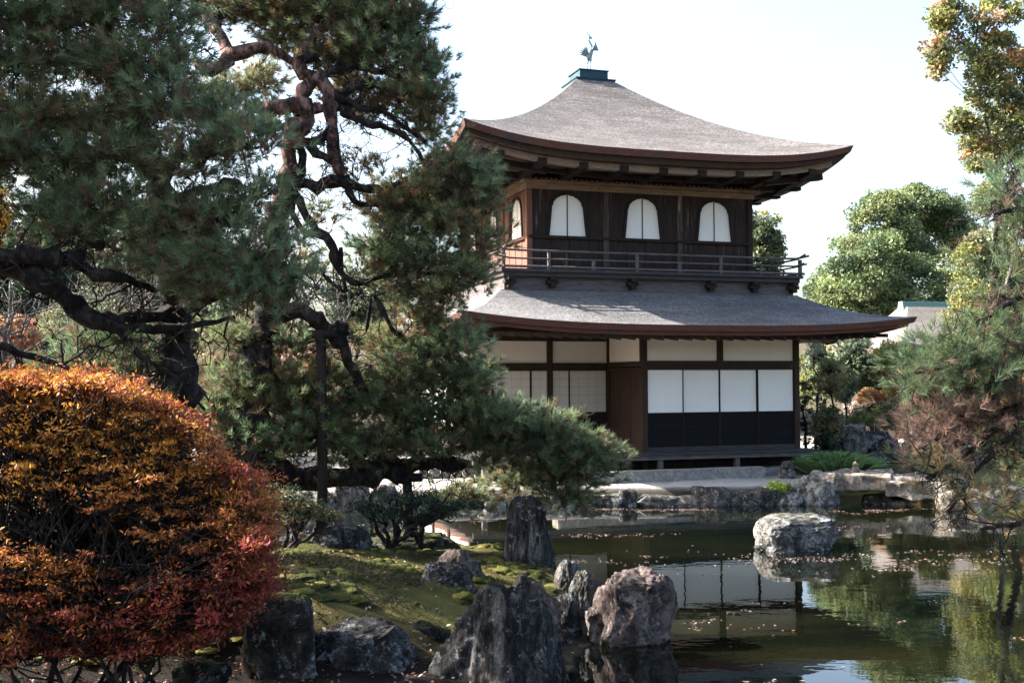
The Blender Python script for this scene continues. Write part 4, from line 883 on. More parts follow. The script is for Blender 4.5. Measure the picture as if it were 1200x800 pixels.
# ---- pine B : twisted pine in the middle, crown above, low bough below on props
pB = pine('pine_tree', (-3.05, 13.4, 0.4), 'twisted red barked pine whose low bough on props reaches over the pond')
tk = MB()
limb(tk, [(290, 650, 30, 13.4), (288, 580, 28, 13.4), (292, 500, 24, 13.5), (300, 430, 22, 13.5), (312, 370, 19, 13.5), (318, 300, 17, 13.5), (325, 240, 14, 13.5)], 2, 12)
put(pB, tk, 'trunk', M['bark_dark']); tk = MB()
limb(tk, [(322, 262, 14, 13.5), (337, 195, 12, 13.4), (345, 160, 13, 13.3), (363, 142, 11, 13.3), (354, 112, 9, 13.3), (366, 92, 9, 13.4), (350, 74, 8, 13.4), (372, 40, 7, 13.6), (400, 10, 6, 13.6)], 2, 12)
put(pB, tk, 'trunk', M['bark_red'])
tb = MB(); tr = MB(); allp = []; thin = []
red = [[(230, 72, 6, 13.2), (250, 82, 10, 13.2), (268, 64, 11, 13.3), (258, 45, 9, 13.3), (245, 22, 8, 13.4), (235, 0, 7, 13.4)], [(268, 64, 10, 13.3), (300, 56, 9, 13.3), (330, 64, 6, 13.4), (350, 74, 6, 13.4)],
       [(354, 112, 8, 13.3), (372, 92, 8, 13.4), (385, 110, 9, 13.4), (388, 150, 9, 13.4), (394, 190, 9, 13.4), (404, 204, 9, 13.4)], [(285, 120, 8, 13.3), (315, 128, 9, 13.3), (345, 124, 8, 13.3), (370, 128, 7, 13.4), (410, 124, 5, 13.5), (420, 118, 5, 13.5)]]
dark = [[(333, 220, 9, 13.4), (352, 214, 8, 13.4), (372, 219, 8, 13.4), (400, 212, 8, 13.4), (425, 222, 7, 13.4), (445, 222, 5, 13.5)],
        [(340, 218, 9, 13.4), (352, 245, 7, 13.4), (372, 268, 6, 13.4), (388, 285, 6, 13.4), (393, 310, 5, 13.4), (406, 326, 4, 13.4), (420, 332, 3, 13.4)], [(345, 225, 5, 13.4), (343, 250, 4, 13.4), (358, 272, 3.5, 13.4), (385, 280, 3, 13.4)],
        [(398, 290, 3, 13.4), (400, 320, 3, 13.4), (406, 342, 3, 13.4), (398, 338, 2.5, 13.4), (385, 328, 3, 13.4), (378, 320, 2.5, 13.4)],
        [(390, 150, 5, 13.4), (375, 165, 6, 13.4), (360, 165, 4, 13.4), (372, 180, 5, 13.3), (395, 195, 5, 13.4)], [(345, 124, 4, 13.4), (352, 180, 5, 13.4), (350, 210, 6, 13.4)],
        [(400, 128, 6, 13.4), (430, 145, 5, 13.4), (455, 150, 4, 13.5), (480, 165, 3, 13.5), (505, 200, 2.5, 13.6), (525, 215, 2, 13.6)], [(385, 105, 6, 13.4), (420, 125, 5, 13.4), (450, 130, 4, 13.5), (478, 152, 3, 13.5), (500, 168, 2.5, 13.6)],
        [(372, 92, 6, 13.4), (410, 78, 5, 13.5), (450, 85, 4, 13.6), (490, 100, 3, 13.6)], [(400, 110, 6, 13.4), (440, 98, 5, 13.5), (470, 118, 3, 13.5)],
        [(350, 74, 5, 13.4), (400, 50, 5, 13.6), (450, 30, 4, 13.7), (490, 40, 3, 13.7)], [(245, 22, 6, 13.4), (290, 10, 4, 13.6), (330, -10, 4, 13.6)],
        [(404, 205, 6, 13.4), (415, 235, 5, 13.4), (440, 240, 4, 13.5), (500, 235, 3, 13.6), (560, 240, 3, 13.8)], [(440, 222, 4, 13.5), (500, 205, 3, 13.7), (560, 190, 2, 13.8)],
        [(420, 332, 4, 13.4), (470, 320, 3.5, 13.6), (530, 320, 3, 13.8)],
        # leaning stub beside the tall prop
        [(318, 372, 12, 13.5), (345, 365, 11, 13.5), (365, 372, 12, 13.5), (388, 385, 12, 13.5), (400, 400, 10, 13.5), (408, 425, 8, 13.5), (425, 455, 6, 13.6), (450, 480, 5, 13.8), (500, 500, 4, 14)],
        [(388, 380, 9, 13.5), (400, 388, 9, 13.5), (408, 384, 6, 13.5)], [(430, 385, 2.5, 13.5), (436, 345, 2.5, 13.5), (452, 370, 3, 13.5), (470, 395, 4, 13.6), (520, 412, 3, 13.8)],
        # low bough
        [(292, 545, 18, 13.5), (320, 555, 16, 13.6), (365, 560, 15, 13.8), (410, 558, 14, 13.9), (440, 550, 16, 14.0), (462, 545, 13, 14.1), (500, 545, 9, 14.2), (530, 544, 8, 14.3), (545, 548, 6, 14.3)],
        [(450, 552, 10, 14.0), (470, 556, 10, 14.0), (478, 562, 7, 14.0)], [(500, 545, 6, 14.2), (560, 520, 6, 14.4), (620, 530, 5, 14.5), (670, 545, 4, 14.6)],
        [(300, 520, 4, 13.4), (330, 520, 3, 13.4), (345, 508, 3, 13.4), (365, 515, 2.5, 13.4)], [(410, 545, 6, 13.9), (440, 520, 5, 14), (470, 505, 4, 14), (520, 490, 3, 14.2), (570, 480, 3, 14.3)]]
for i, b_ in enumerate(red): allp += limb(tr, b_, 40 + i, 9)
for i, b_ in enumerate(dark): pp = limb(tb, b_, 60 + i, 7); thin += pp
hang_twigs(tb, thin, 6, 260, 0.6, 0.009, (0.4, 0, 0), 7)
put(pB, tr, 'branch', M['bark_red'])
padsB = [(260, 10, 40, 22, 13.8, .2), (330, 10, 60, 30, 13.8, .25), (400, 15, 60, 38, 13.8, .15), (465, 15, 48, 42, 13.8), (430, 60, 50, 34, 13.7, .2), (490, 70, 40, 42, 13.7), (380, 60, 34, 22, 13.7, .3), (500, 115, 30, 38, 13.6, .2), (470, 110, 30, 20, 13.7, .3), (505, 150, 24, 26, 13.7, .35),
         (335, 45, 40, 18, 13.9, .3), (300, 92, 36, 18, 14.6, .3), (262, 105, 30, 22, 14.6, .2), (318, 148, 24, 12, 14.4, .3), (405, 98, 34, 14, 14.4, .35), (440, 128, 30, 10, 14.2, .4), (375, 245, 14, 10, 14.6, .3), (430, 190, 20, 6, 14.2, .4), (365, 310, 16, 10, 15, .3), (340, -40, 90, 40, 13.8), (450, -40, 70, 45, 13.8),
         (538, 184, 28, 15, 13.6), (560, 196, 18, 15, 13.5), (520, 195, 28, 18, 13.6, .35), (545, 215, 35, 20, 13.6, .2), (565, 235, 22, 22, 13.6), (500, 225, 34, 18, 13.6, .3), (450, 235, 34, 18, 13.6, .45), (475, 260, 40, 22, 13.6, .3), (525, 262, 44, 24, 13.6, .25), (568, 280, 24, 24, 13.6, .3),
         (450, 290, 36, 22, 13.6), (500, 300, 40, 24, 13.6, .1), (550, 315, 36, 22, 13.6, .2), (440, 315, 24, 18, 13.6, .3), (556, 330, 20, 10, 13.6, .15), (520, 345, 36, 16, 13.7, .3), (470, 335, 30, 14, 13.7, .2),
         (505, 375, 34, 16, 13.8, .4), (460, 400, 30, 16, 14, .3),
         (540, 405, 32, 22, 13.7), (500, 410, 40, 22, 13.8), (470, 440, 50, 24, 13.9), (530, 445, 44, 26, 14), (430, 470, 50, 26, 13.9, .15), (390, 500, 44, 24, 13.8), (480, 480, 50, 26, 14.0), (545, 485, 50, 24, 14.1), (600, 485, 40, 20, 14.2), (570, 505, 46, 20, 14.2), (640, 505, 44, 24, 14.3), (620, 525, 40, 20, 14.4), (675, 525, 34, 24, 14.4), (690, 548, 26, 24, 14.4), (655, 553, 40, 22, 14.5), (610, 560, 28, 12, 14.6, .3), (705, 535, 13, 14, 14.4),
         (450, 520, 44, 16, 14.0, .2), (400, 530, 40, 12, 13.9, .2), (510, 515, 40, 14, 14.1, .15), (575, 530, 30, 14, 14.3, .2),
         (350, 470, 42, 24, 13.7, .3), (300, 470, 44, 26, 13.5, .2), (350, 500, 40, 20, 13.6, .1), (290, 510, 44, 22, 13.4, .1), (330, 440, 40, 20, 13.7, .4), (270, 440, 36, 22, 13.5, .2), (380, 440, 32, 18, 13.8, .3), (250, 480, 34, 24, 13.4), (330, 525, 40, 12, 13.5, .2),
         (270, 395, 44, 14, 13.6, .2), (345, 400, 34, 10, 13.6, .2), (540, 580, 38, 7, 14.6, .2), (660, 578, 36, 8, 14.6, .2)]
padsB = [(p[0] - (6 if p[1] < 420 and p[0] > 480 else 0), p[1], p[2] * 0.9, p[3] * 0.82) + tuple(p[4:]) for p in padsB]
d, tw = pine_pads(padsB, 12, L=0.115, W=0.008, per=11.5, dens=10, brown=0.14, tint=(1.2, 1.06, 0.85)); putn(pB, d, 'crown', M['needle']); tb.add(tw.v, tw.f); put(pB, tb, 'branch', M['bark_dark'])
# props
def prop(px_, yt, yb, D, label):
    t = atD(px_, yt, D); b_ = atD(px_, yb, D); h = t[2] - b_[2]
    r_ = empty('wooden_prop', (b_[0], D, b_[2]), 0, label=label, cat='prop', group='wooden props under the pine boughs')
    MB().tube([(0, 0, -0.2), (0.01, 0, h * 0.4), (-0.01, 0, h)], 0.062, 9).build('pole', M['dark_wood'], r_, smooth=True)
    MB().tube([(-0.18, 0, h), (0.18, 0, h + 0.01)], 0.055, 8).build('cradle', M['dark_wood'], r_, smooth=True)
prop(377, 392, 660, 13.4, 'tall black prop post holding up the leaning pine branch'); prop(478, 560, 640, 14.1, 'short black prop post under the end of the low bough')

# ---- pine C : right edge, near
pC = pine('pine_tree', (6.1, 9.6, -0.1), 'pine reaching in from the right edge with browning needles over the water')
tk = MB(); limb(tk, [(1430, 760, 26, 9.6), (1420, 600, 24, 9.6), (1390, 450, 20, 9.4), (1380, 300, 17, 9.2), (1400, 150, 13, 9.2), (1380, 40, 8, 9.2)], 3, 10); put(pC, tk, 'trunk', M['bark_dark'])
tb = MB(); pp = []
for i, b_ in enumerate([[(1390, 450, 10, 9.4), (1290, 455, 8, 8.8), (1210, 475, 6, 8.5), (1165, 505, 4, 8.4), (1120, 540, 3, 8.4), (1085, 560, 2, 8.4)], [(1250, 465, 6, 8.6), (1200, 500, 4, 8.4), (1150, 545, 3, 8.4), (1110, 600, 2, 8.3)],
                        [(1385, 300, 9, 9.2), (1290, 260, 7, 8.8), (1210, 245, 4, 8.6), (1165, 250, 2.5, 8.5)], [(1390, 400, 9, 9.3), (1280, 400, 7, 8.8), (1180, 420, 5, 8.5), (1110, 430, 3, 8.4), (1060, 440, 2, 8.4)],
                        [(1385, 340, 8, 9.2), (1280, 330, 6, 8.8), (1200, 345, 4, 8.5), (1160, 370, 3, 8.4)], [(1210, 475, 4, 8.5), (1150, 480, 3, 8.5), (1090, 500, 2, 8.4)], [(1420, 600, 8, 9.6), (1300, 600, 6, 9), (1210, 610, 4, 8.6), (1150, 620, 2, 8.4)]]): pp += limb(tb, b_, 80 + i, 7)
hang_twigs(tb, [q for q in pp if q[0] < 4.4], 8, 90, 0.4, 0.007, (-0.6, 0, -0.4), 5)
padsC = [(1188, 212, 26, 16, 8.6, .05), (1165, 232, 20, 9, 8.6, .1), (1202, 255, 26, 16, 8.6, .1), (1198, 305, 20, 14, 8.6, .15), (1185, 350, 26, 12, 8.5, .15), (1215, 380, 30, 22, 8.6, .2), (1165, 392, 36, 16, 8.5, .08), (1125, 405, 30, 14, 8.5, .05), (1095, 420, 26, 18, 8.5, .06), (1135, 428, 44, 20, 8.5, .08), (1190, 428, 40, 22, 8.5, .15), (1080, 450, 24, 16, 8.5, .1),
         (1120, 455, 40, 18, 8.5, .15), (1165, 455, 36, 18, 8.5, .3), (1195, 470, 34, 20, 8.5, .7), (1110, 495, 34, 18, 8.5, .95), (1150, 492, 32, 18, 8.5, .95), (1095, 515, 26, 12, 8.5, .8), (1100, 545, 22, 8, 8.4, .4), (1125, 575, 24, 8, 8.4, .3), (1190, 590, 26, 16, 8.6, .25), (1205, 550, 22, 10, 8.6, .4), (1290, 300, 50, 40, 8.9), (1270, 430, 50, 40, 9), (1290, 190, 50, 40, 9), (1265, 560, 40, 34, 9)]
d, tw = pine_pads(padsC, 13, L=0.105, W=0.0038, per=11.5, dens=10, brown=0.2, tipn=34, tint=(0.62, 0.62, 0.5)); putn(pC, d, 'crown', M['needle']); tb.add(tw.v, tw.f); put(pC, tb, 'branch', M['bark_dark'])

# ------------------------------------------------------------------ shrubs and broadleaf trees
def crown_leaves(clumps, per, size, cols, seed, up=0.5, flat=0.7, elong=1.5, bright=0.35):
    """clumps: list of (centre, radius)"""
    rg = rng(seed); parts = []
    for c, r in clumps:
        n = int(per * r * r); o = unit(rg.normal(size=(n, 3))) * (rg.random((n, 1)) ** 0.45) * np.array([r, r, r * flat]); P = c + o
        base = cols[rg.integers(len(cols))] * rg.uniform(1 - bright, 1 + bright); C = base * rg.uniform(0.75, 1.25, (n, 1)); parts.append(leaves(P, size, C, rg, up, elong))
    return join(parts)
def broad_tree(name, label, px_, py_top, py_bot, halfw, D, cols, seed, per=900, size=0.09, cat='tree', group=None, mat_='leaf', clump=0.5, nclump=120, bark='bark_dark', trunk_r=0.18, base_z=None, sparse=1.0, shape=1.0, flat=0.7, trunkpx=None, lobes=None):
    """crown spans rows py_top..py_bot and columns px±halfw at distance D"""
    rg = rng(seed); c = atD(px_, (py_top + py_bot) / 2, D); k = D / FPX; rx = halfw * k; rz = (py_bot - py_top) / 2 * k
    tx = c[0] if trunkpx is None else atD(trunkpx, 400, D)[0]
    gz = H(tx, D) - 0.1 if base_z is None else base_z
    root = empty(name, (tx, D, gz), 0, label=label, cat=cat, group=group)
    dirs = unit(rg.normal(size=(nclump, 3))); rad = rg.uniform(0.25, 1, nclump)[:, None] ** 0.5
    cl = rx * clump
    cen = c + dirs * rad * np.array([max(rx - cl * 0.7, rx * 0.3), rx * 0.8, max(rz - cl * 0.6, rz * 0.3)])
    if lobes:
        for i in range(nclump):
            L_ = lobes[i % len(lobes)]; lc = atD(L_[0], L_[1], D + (L_[4] if len(L_) > 4 else 0)); cen[i] = lc + dirs[i] * (rad[i] ** 0.5) * np.array([L_[2], L_[2], L_[3]]) * k * 0.85
    cl_ = [(cen[i], cl * rg.uniform(0.45, 1.1)) for i in range(nclump)]
    V, Fs, C = crown_leaves(cl_, per * sparse, size, cols, seed + 1, flat=flat); np_mesh('crown', V - np.array(root.location), Fs, M[mat_], root, color=C)
    tk = MB(); top = c + np.array([0, 0, rz * 0.5]); b0 = np.array([tx, D, gz]); pts = curvy(b0, top, 10, 0.25, rg); rr = trunk_r * np.linspace(1, 0.25, 11); tk.tube(pts, list(rr), 8)
    for i in range(0, nclump, max(1, nclump // 36)):
        j = int(np.clip(np.argmin(np.abs(pts[:, 2] - (cen[i][2] - 0.35 * np.hypot(*(cen[i] - pts[5])[:2])))), 2, 9)); tk.tube(curvy(pts[j], cen[i], 5, 0.12, rg), list(np.linspace(rr[j] * 0.3, 0.008, 6)), 5, cap=False)
    tk.build('trunk', M[bark], root, smooth=True, dz=0).location = -np.array(root.location); return root
def C3(*a): return [np.array(x) for x in a]
GL = C3((0.15, 0.18, 0.1), (0.1, 0.125, 0.07), (0.16, 0.18, 0.1), (0.07, 0.095, 0.055)); YG = C3((0.2, 0.21, 0.06), (0.14, 0.165, 0.055), (0.24, 0.22, 0.08)); DG = C3((0.03, 0.05, 0.03), (0.045, 0.065, 0.04), (0.022, 0.036, 0.022))
AU = C3((0.28, 0.16, 0.07), (0.22, 0.2, 0.08), (0.3, 0.2, 0.1), (0.16, 0.17, 0.07)); PK = C3((0.32, 0.17, 0.13), (0.26, 0.16, 0.12), (0.2, 0.15, 0.1)); OL = C3((0.14, 0.14, 0.07), (0.1, 0.11, 0.06), (0.18, 0.16, 0.08))
G4 = 'trees beyond the garden'
broad_tree('broadleaf_tree', 'big round pale green tree filling the gap right of the pavilion roof', 1048, 208, 420, 98, 46, C3((0.16, 0.2, 0.085), (0.12, 0.16, 0.07), (0.2, 0.235, 0.11), (0.06, 0.09, 0.045)), 1, 1000, 0.1, group=G4, mat_='leaf', clump=0.19, nclump=640, trunk_r=0.4, lobes=[(1020, 320, 50, 60, -1), (985, 350, 34, 50, 0), (1000, 335, 42, 46, -2), (1035, 265, 42, 44, 1), (1085, 245, 44, 32, 3), (1122, 300, 34, 60, 3), (1052, 345, 50, 52, -1), (980, 378, 28, 40, -1), (1100, 372, 42, 45, 0), (1062, 300, 30, 26, 2)])
broad_tree('broadleaf_tree', 'small dark and yellow green tree peeking over the balcony rail right of the upper wall', 893, 238, 345, 36, 48, GL + YG + DG, 2, 900, 0.11, group=G4, clump=0.42, nclump=70)
broad_tree('broadleaf_tree', 'yellow green tree half hidden behind the near right pine', 1165, 255, 440, 62, 33, YG + YG + GL, 3, 1500, 0.07, group=G4, clump=0.35, nclump=110)
broad_tree('broadleaf_tree', 'tall thin crowned tree with reddish autumn leaves in the top right corner', 1150, -60, 165, 66, 27, YG + AU + YG + GL, 4, 1000, 0.075, group=G4, lobes=[(1110, 18, 20, 20), (1100, 66, 12, 28), (1140, 40, 28, 30), (1175, 20, 30, 40), (1182, 90, 30, 46), (1160, 110, 26, 34), (1128, 140, 14, 12), (1150, 80, 20, 24), (1190, 140, 30, 40), (1150, 180, 20, 20)], clump=0.24, nclump=260, trunk_r=0.07, sparse=1.0, trunkpx=1166, bark='bark_grey')
broad_tree('broadleaf_tree', 'tall olive green tree rising along the right border', 1195, 40, 290, 52, 28, YG + OL + GL, 5, 1500, 0.07, group=G4, clump=0.3, nclump=170, lobes=[(1175, 70, 30, 34), (1190, 120, 30, 34), (1150, 165, 24, 24), (1170, 150, 26, 30), (1185, 190, 34, 30), (1165, 235, 26, 24), (1195, 260, 26, 34), (1150, 290, 22, 22)], trunk_r=0.12, trunkpx=1190)
broad_tree('broadleaf_tree', 'bluish dark tree behind the little grey roofed hall', 1120, 330, 440, 70, 52, DG + GL, 6, 300, 0.2, group=G4, clump=0.3, nclump=110)
broad_tree('broadleaf_tree', 'dark evergreen right behind the pavilion lower eave corner', 1015, 385, 470, 60, 41, GL + DG, 7, 420, 0.15, group=G4, clump=0.34, nclump=100, mat_='leaf')
broad_tree('broadleaf_tree', 'dark tree showing between the deck and the bright evergreen shrub', 960, 400, 480, 42, 37, GL + YG, 8, 500, 0.1, group=G4, clump=0.36, nclump=70, mat_='leaf')
# garden shrubs right of the pavilion
G5 = 'garden shrubs right of the pavilion'
sh = [('bright yellow green shrub under the eave corner', 1045, 392, 448, 26, 31, YG, 11), ('pale gold leaved small tree closest to the pavilion corner post', 972, 415, 470, 26, 30, C3((0.3, 0.27, 0.12), (0.2, 0.2, 0.1)), 12), ('flat topped pinkish gold shrub behind the grass clump', 968, 466, 525, 24, 28.6, C3((0.32, 0.24, 0.14), (0.18, 0.19, 0.09), (0.12, 0.14, 0.07)), 13),
      ('narrow dark green shrub against the pavilion corner post', 944, 440, 535, 13, 29.2, DG + GL, 14), ('dark low shrub left of the garden rocks', 968, 505, 540, 18, 27.5, DG, 15), ('small orange leaved shrub above the garden rocks', 1018, 452, 478, 20, 33, C3((0.35, 0.13, 0.06), (0.3, 0.2, 0.08)), 16),
      ('tiny bright green shrub on top of the garden rocks', 1010, 480, 502, 20, 29.5, YG, 17), ('pale bleached shrub in the middle of the garden', 1000, 466, 490, 14, 34, C3((0.4, 0.33, 0.28), (0.3, 0.26, 0.22)), 18), ('olive shrub in front of the little hall wall', 1080, 440, 500, 34, 32, OL, 19), ('low green shrub behind the brown pine needles', 1130, 500, 545, 40, 29, OL + DG, 20), ('wide shrub behind the hanging twigs', 1190, 480, 560, 44, 27, OL + YG, 21)]
sh += [('broad sunlit shrub in front of the little grey roofed hall', 1062, 418, 480, 30, 32.5, YG + GL, 71), ('leafy green shrub low behind the garden rocks', 1045, 462, 512, 30, 31.5, GL + YG, 72), ('silver green shrub right above the grass clump', 990, 425, 480, 20, 31, GL, 73), ('tawny shrub filling the gap under the near pine', 1105, 450, 520, 34, 31.8, C3((0.24, 0.18, 0.1), (0.16, 0.16, 0.08)), 74), ('bright yellow green bush left of the hanging pine twigs', 1092, 405, 470, 30, 31.5, YG, 61), ('sunlit yellow green bush at the right border behind the pine', 1175, 380, 480, 46, 31, YG + GL, 62), ('red leaved sapling behind the near pine at the right border', 1205, 430, 475, 20, 30, C3((0.3, 0.1, 0.06), (0.2, 0.12, 0.06)), 63), ('pale silvery green bush against the pavilion side', 955, 395, 450, 18, 33, C3((0.2, 0.24, 0.16), (0.13, 0.17, 0.1)), 64)]
for lb, x_, yt, yb, hw, D, cols, sd_ in sh: broad_tree('garden_shrub', lb, x_, yt, yb, hw, D, cols, sd_, 3200, 0.05, cat='shrub', group=G5, clump=0.4, nclump=40, trunk_r=0.05)
# trees beyond the left side
G6 = 'trees in the left background'
bgl = [('dark leafy tree behind the sunlit hall roof end', 425, 300, 420, 55, 52, DG + GL, 31, 1), ('pink leafed maple glimpsed left of the tall prop', 350, 385, 470, 60, 34, PK, 32, .8), ('pinkish maple behind the left pine trunk', 165, 365, 440, 60, 32, PK + OL, 33, .8), ('olive tree left of the pink maple behind the left pine', 100, 330, 430, 60, 30, OL + GL, 34, .9), ('faded red maple at the left border under the boughs', 15, 360, 430, 40, 27, C3((0.35, 0.12, 0.08), (0.3, 0.18, 0.1)), 35, .8),
       ('dark evergreen behind the left border', 30, 250, 440, 80, 40, DG, 36, .8), ('dark evergreen behind the left pine crown', 180, 200, 430, 90, 44, DG + OL, 37, .7), ('olive evergreen between the two big pines', 290, 330, 450, 60, 38, OL + DG, 38, .9), ('golden leafed maple branch tree at the left edge', -12, 210, 300, 26, 8.6, C3((0.55, 0.25, 0.03), (0.5, 0.3, 0.05)), 39, .6), ('low olive bush on the left far bank', 330, 560, 600, 60, 22.8, OL + DG, 40, 1), ('yellow green bush between the props on the far bank', 410, 555, 585, 26, 23.5, YG, 41, 1), ('dark bush behind the red shrub on the far bank', 240, 540, 600, 60, 22, DG, 42, 1)]
sh2 = 1
bgl += [('tall dark cedar far behind the left pine, first from the border', -40, 120, 440, 70, 46, DG, 51, 1.2), ('tall dark cedar second from the border, far behind the left pine', 70, 180, 440, 60, 48, DG + OL, 52, 1.2), ('tall cedar seen through the gap over the orange shrub', 140, 230, 440, 55, 50, DG, 53, 1.2),
        ('tall cedar directly behind the left pine trunk', 225, 220, 440, 55, 47, DG + GL, 54, 1.2), ('cedar just left of the leafless tree', 290, 290, 440, 40, 50, DG, 55, 1.2), ('low pink brown thicket between the cedars and the pond', 270, 400, 500, 70, 30, PK + OL, 56, 1), ('russet thicket at the left border', 60, 400, 480, 70, 28, PK + OL + DG, 57, 1), ('dark thicket behind the left pine foot', 170, 440, 560, 80, 25, DG + OL, 58, 1)]
for lb, x_, yt, yb, hw, D, cols, sd_, sp_ in bgl: broad_tree('broadleaf_tree' if yb < 500 else 'garden_shrub', lb, x_, yt, yb, hw, D, cols, sd_, (16000 if D < 10 else 1300) if D <= 30 else 500, 0.14 if D > 30 else (0.02 if D < 10 else 0.06), cat='tree' if yb < 500 else 'shrub', group=G6, clump=0.34, nclump=90, sparse=sp_, trunk_r=(0.03 if D < 10 else 0.16) if yb < 500 else 0.04)
def bare_tree(px_, D, htop, label, seed):
    rg = rng(seed); x_ = atD(px_, 400, D)[0]; z = H(x_, D); top = atD(px_ + rg.uniform(-10, 10), htop, D)
    root = empty('bare_tree', (x_, D, z), 0, label=label, cat='tree', group='leafless trees in the left background'); tk = MB()
    pts = curvy((x_, D, z - 0.2), top, 10, 0.2, rg); rr = np.linspace(0.15, 0.02, 11); tk.tube(pts, list(rr), 7)
    for _ in range(26):
        j = int(rg.integers(3, 10)); d = unit((rg.normal(size=3) * np.array([1, 0.8, 0.5]) + np.array([0, 0, 0.7]))[None])[0]; L = rg.uniform(0.8, 2.6); c = curvy(pts[j], pts[j] + d * L, 6, 0.3, rg); tk.tube(c, list(np.linspace(rr[j] * 0.5, 0.01, 7)), 4, cap=False)
        for _ in range(9):
            k = int(rg.integers(2, 7)); d2 = unit((d + rg.normal(size=3) * 0.7)[None])[0]; c2 = curvy(c[k], c[k] + d2 * rg.uniform(0.3, 1.0), 4, 0.3, rg); tk.tube(c2, list(np.linspace(0.012, 0.005, 5)), 3, cap=False)
    tk.build('trunk', M['bark_grey'], root, smooth=True).location = -Vector(root.location)
bare_tree(345, 36, 250, 'leafless tree behind the twisted pine, against the bright sky', 1); bare_tree(400, 42, 330, 'small leafless tree beside the dark leafy tree', 2); bare_tree(20, 26, 330, 'thin leafless tree close to the left border', 3); bare_tree(110, 29, 340, 'leafless grey trunk left of the left pine trunk', 4); bare_tree(150, 31, 330, 'leafless tree in front of the pinkish maple', 5)

# red and orange shrub in the left foreground
shr = empty('autumn_shrub', (-2.95, 7.7, 0.2), 0, label='large enkianthus shrub turning orange above and red below at the lower left', cat='shrub')
rg = rng(77); cl = []
def shrub_top(px_):      # upper outline of the shrub in the photograph's columns
    return np.interp(px_, [-80, 0, 60, 130, 200, 235, 262, 300, 318, 328], [442, 448, 446, 453, 482, 512, 550, 566, 585, 645])
def shrub_bot(px_): return np.interp(px_, [-80, 0, 60, 130, 200, 240, 280, 328], [770, 770, 770, 768, 765, 752, 724, 672])
pts_ = []
while len(pts_) < 1900:
    x_ = rg.uniform(-80, 322); t, b_ = shrub_top(x_), shrub_bot(x_); y_ = t + (b_ - t) * rg.random() ** 0.85
    v_ = (y_ - t) / (b_ - t)
    hole = math.exp(-((x_ - 60) / 95) ** 2 - ((y_ - 615) / 38) ** 2) + 0.8 * math.exp(-((x_ - 190) / 70) ** 2 - ((y_ - 655) / 28) ** 2) + 0.5 * math.exp(-((x_ - 30) / 60) ** 2 - ((y_ - 540) / 22) ** 2)
    if rg.random() < hole * 1.3 or rg.random() < 0.5 * (math.sin(x_ / 23.0 + 2 * math.sin(y_ / 31.0)) * math.sin(y_ / 15.0 + x_ / 50) > 0.35) or rg.random() < 0.25 * (0.5 + 0.5 * math.sin(y_ / 11.0 + x_ / 60.0)): continue
    D = 7.7 + rg.uniform(-0.75, 0.9) * math.sqrt(max(0.05, 1 - abs(v_ * 1.5 - 0.75))) ; r = rg.uniform(0.05, 0.115)
    if y_ < t + r * FPX / D * 0.6: y_ = t + r * FPX / D * 0.6
    if x_ > 326 - r * FPX / D: x_ = 326 - r * FPX / D - abs(rg.normal()) * 9
    if rg.random() < 0.16: y_ = t + r * FPX / D * 0.2 - rg.uniform(0, 12)
    pts_.append((x_, y_, D, r, v_))
parts = []
for x_, y_, D, r, v_ in pts_:
    c = atD(x_, y_, D); n = int(8500 * r * r) + 10; ddr = unit(rg.normal(size=(1, 3)) * np.array([1, 1, 0.35]) + np.array([0, -0.3, 0.25]))[0]; o = rg.normal(size=(n, 3)) * np.array([r, r, r * 0.3]) * 0.42 + ddr * (rg.normal(size=(n, 1)) * r * 0.75)
    k = np.clip(v_ * 1.3 - 0.12 + (x_ - 170) / 450 + rg.normal() * 0.16, 0, 1)
    base = (np.array([0.4, 0.175, 0.03]) * (1 - k) + np.array([0.27, 0.05, 0.038]) * k) * rg.uniform(0.6, 1.3)
    C = base * rg.uniform(0.55, 1.35, (n, 1)); C = C + (np.array([0.4, 0.24, 0.04]) - C) * (rg.random((n, 1)) ** 9); parts.append(leaves(c + o, 0.0165, C, rg, 0.8, 2.4))
    # umbels: little star-like whorls at the shoot tips
V, Fs, C = join(parts); np_mesh('foliage', V - np.array(shr.location), Fs, M['leaf'], shr, color=C)
tw = MB(); base = np.array([-2.95, 7.75, 0.2])
for i, (x_, y_, D, r, v_) in enumerate(pts_):
    c = atD(x_, y_, D)
    if i < 22: tw.tube(curvy(base + rg.normal(size=3) * np.array([0.35, 0.2, 0]), c, 8, 0.35, rg), list(np.linspace(0.017, 0.004, 9)), 5, cap=False)
    else:
        j = pts_[int(rg.integers(22))]; cj = atD(*j[:3]); mid = cj * 0.4 + base * 0.2 + c * 0.4; tw.tube(curvy(mid, c, 5, 0.4, rg), list(np.linspace(0.008, 0.003, 6)), 4, cap=False)
    for _ in range(2): q = c + rg.normal(size=3) * r * 0.8; tw.tube(curvy(c - np.array([0, 0, r * 0.6]), q, 3, 0.3, rg), [0.003, 0.0025, 0.002, 0.0015], 3, cap=False)
tw.build('stems', M['bark_dark'], shr, smooth=True).location = -Vector(shr.location)

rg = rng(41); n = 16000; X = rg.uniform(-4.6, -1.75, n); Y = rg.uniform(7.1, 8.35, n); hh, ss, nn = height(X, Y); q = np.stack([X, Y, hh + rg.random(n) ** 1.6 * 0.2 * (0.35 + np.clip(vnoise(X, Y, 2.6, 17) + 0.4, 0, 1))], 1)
V, f, C = leaves(q, 0.026, np.where(rg.random((n, 1)) < 0.12, np.array([0.12, 0.03, 0.02]), np.array([0.014, 0.02, 0.009])) * rg.uniform(0.5, 1.4, (n, 1)), rg, 0.8); tag(np_mesh('low_foliage', V, f, M['leaf'], color=C), 'dark low leaves covering the ground under the red shrub', 'ground cover', kind='stuff')
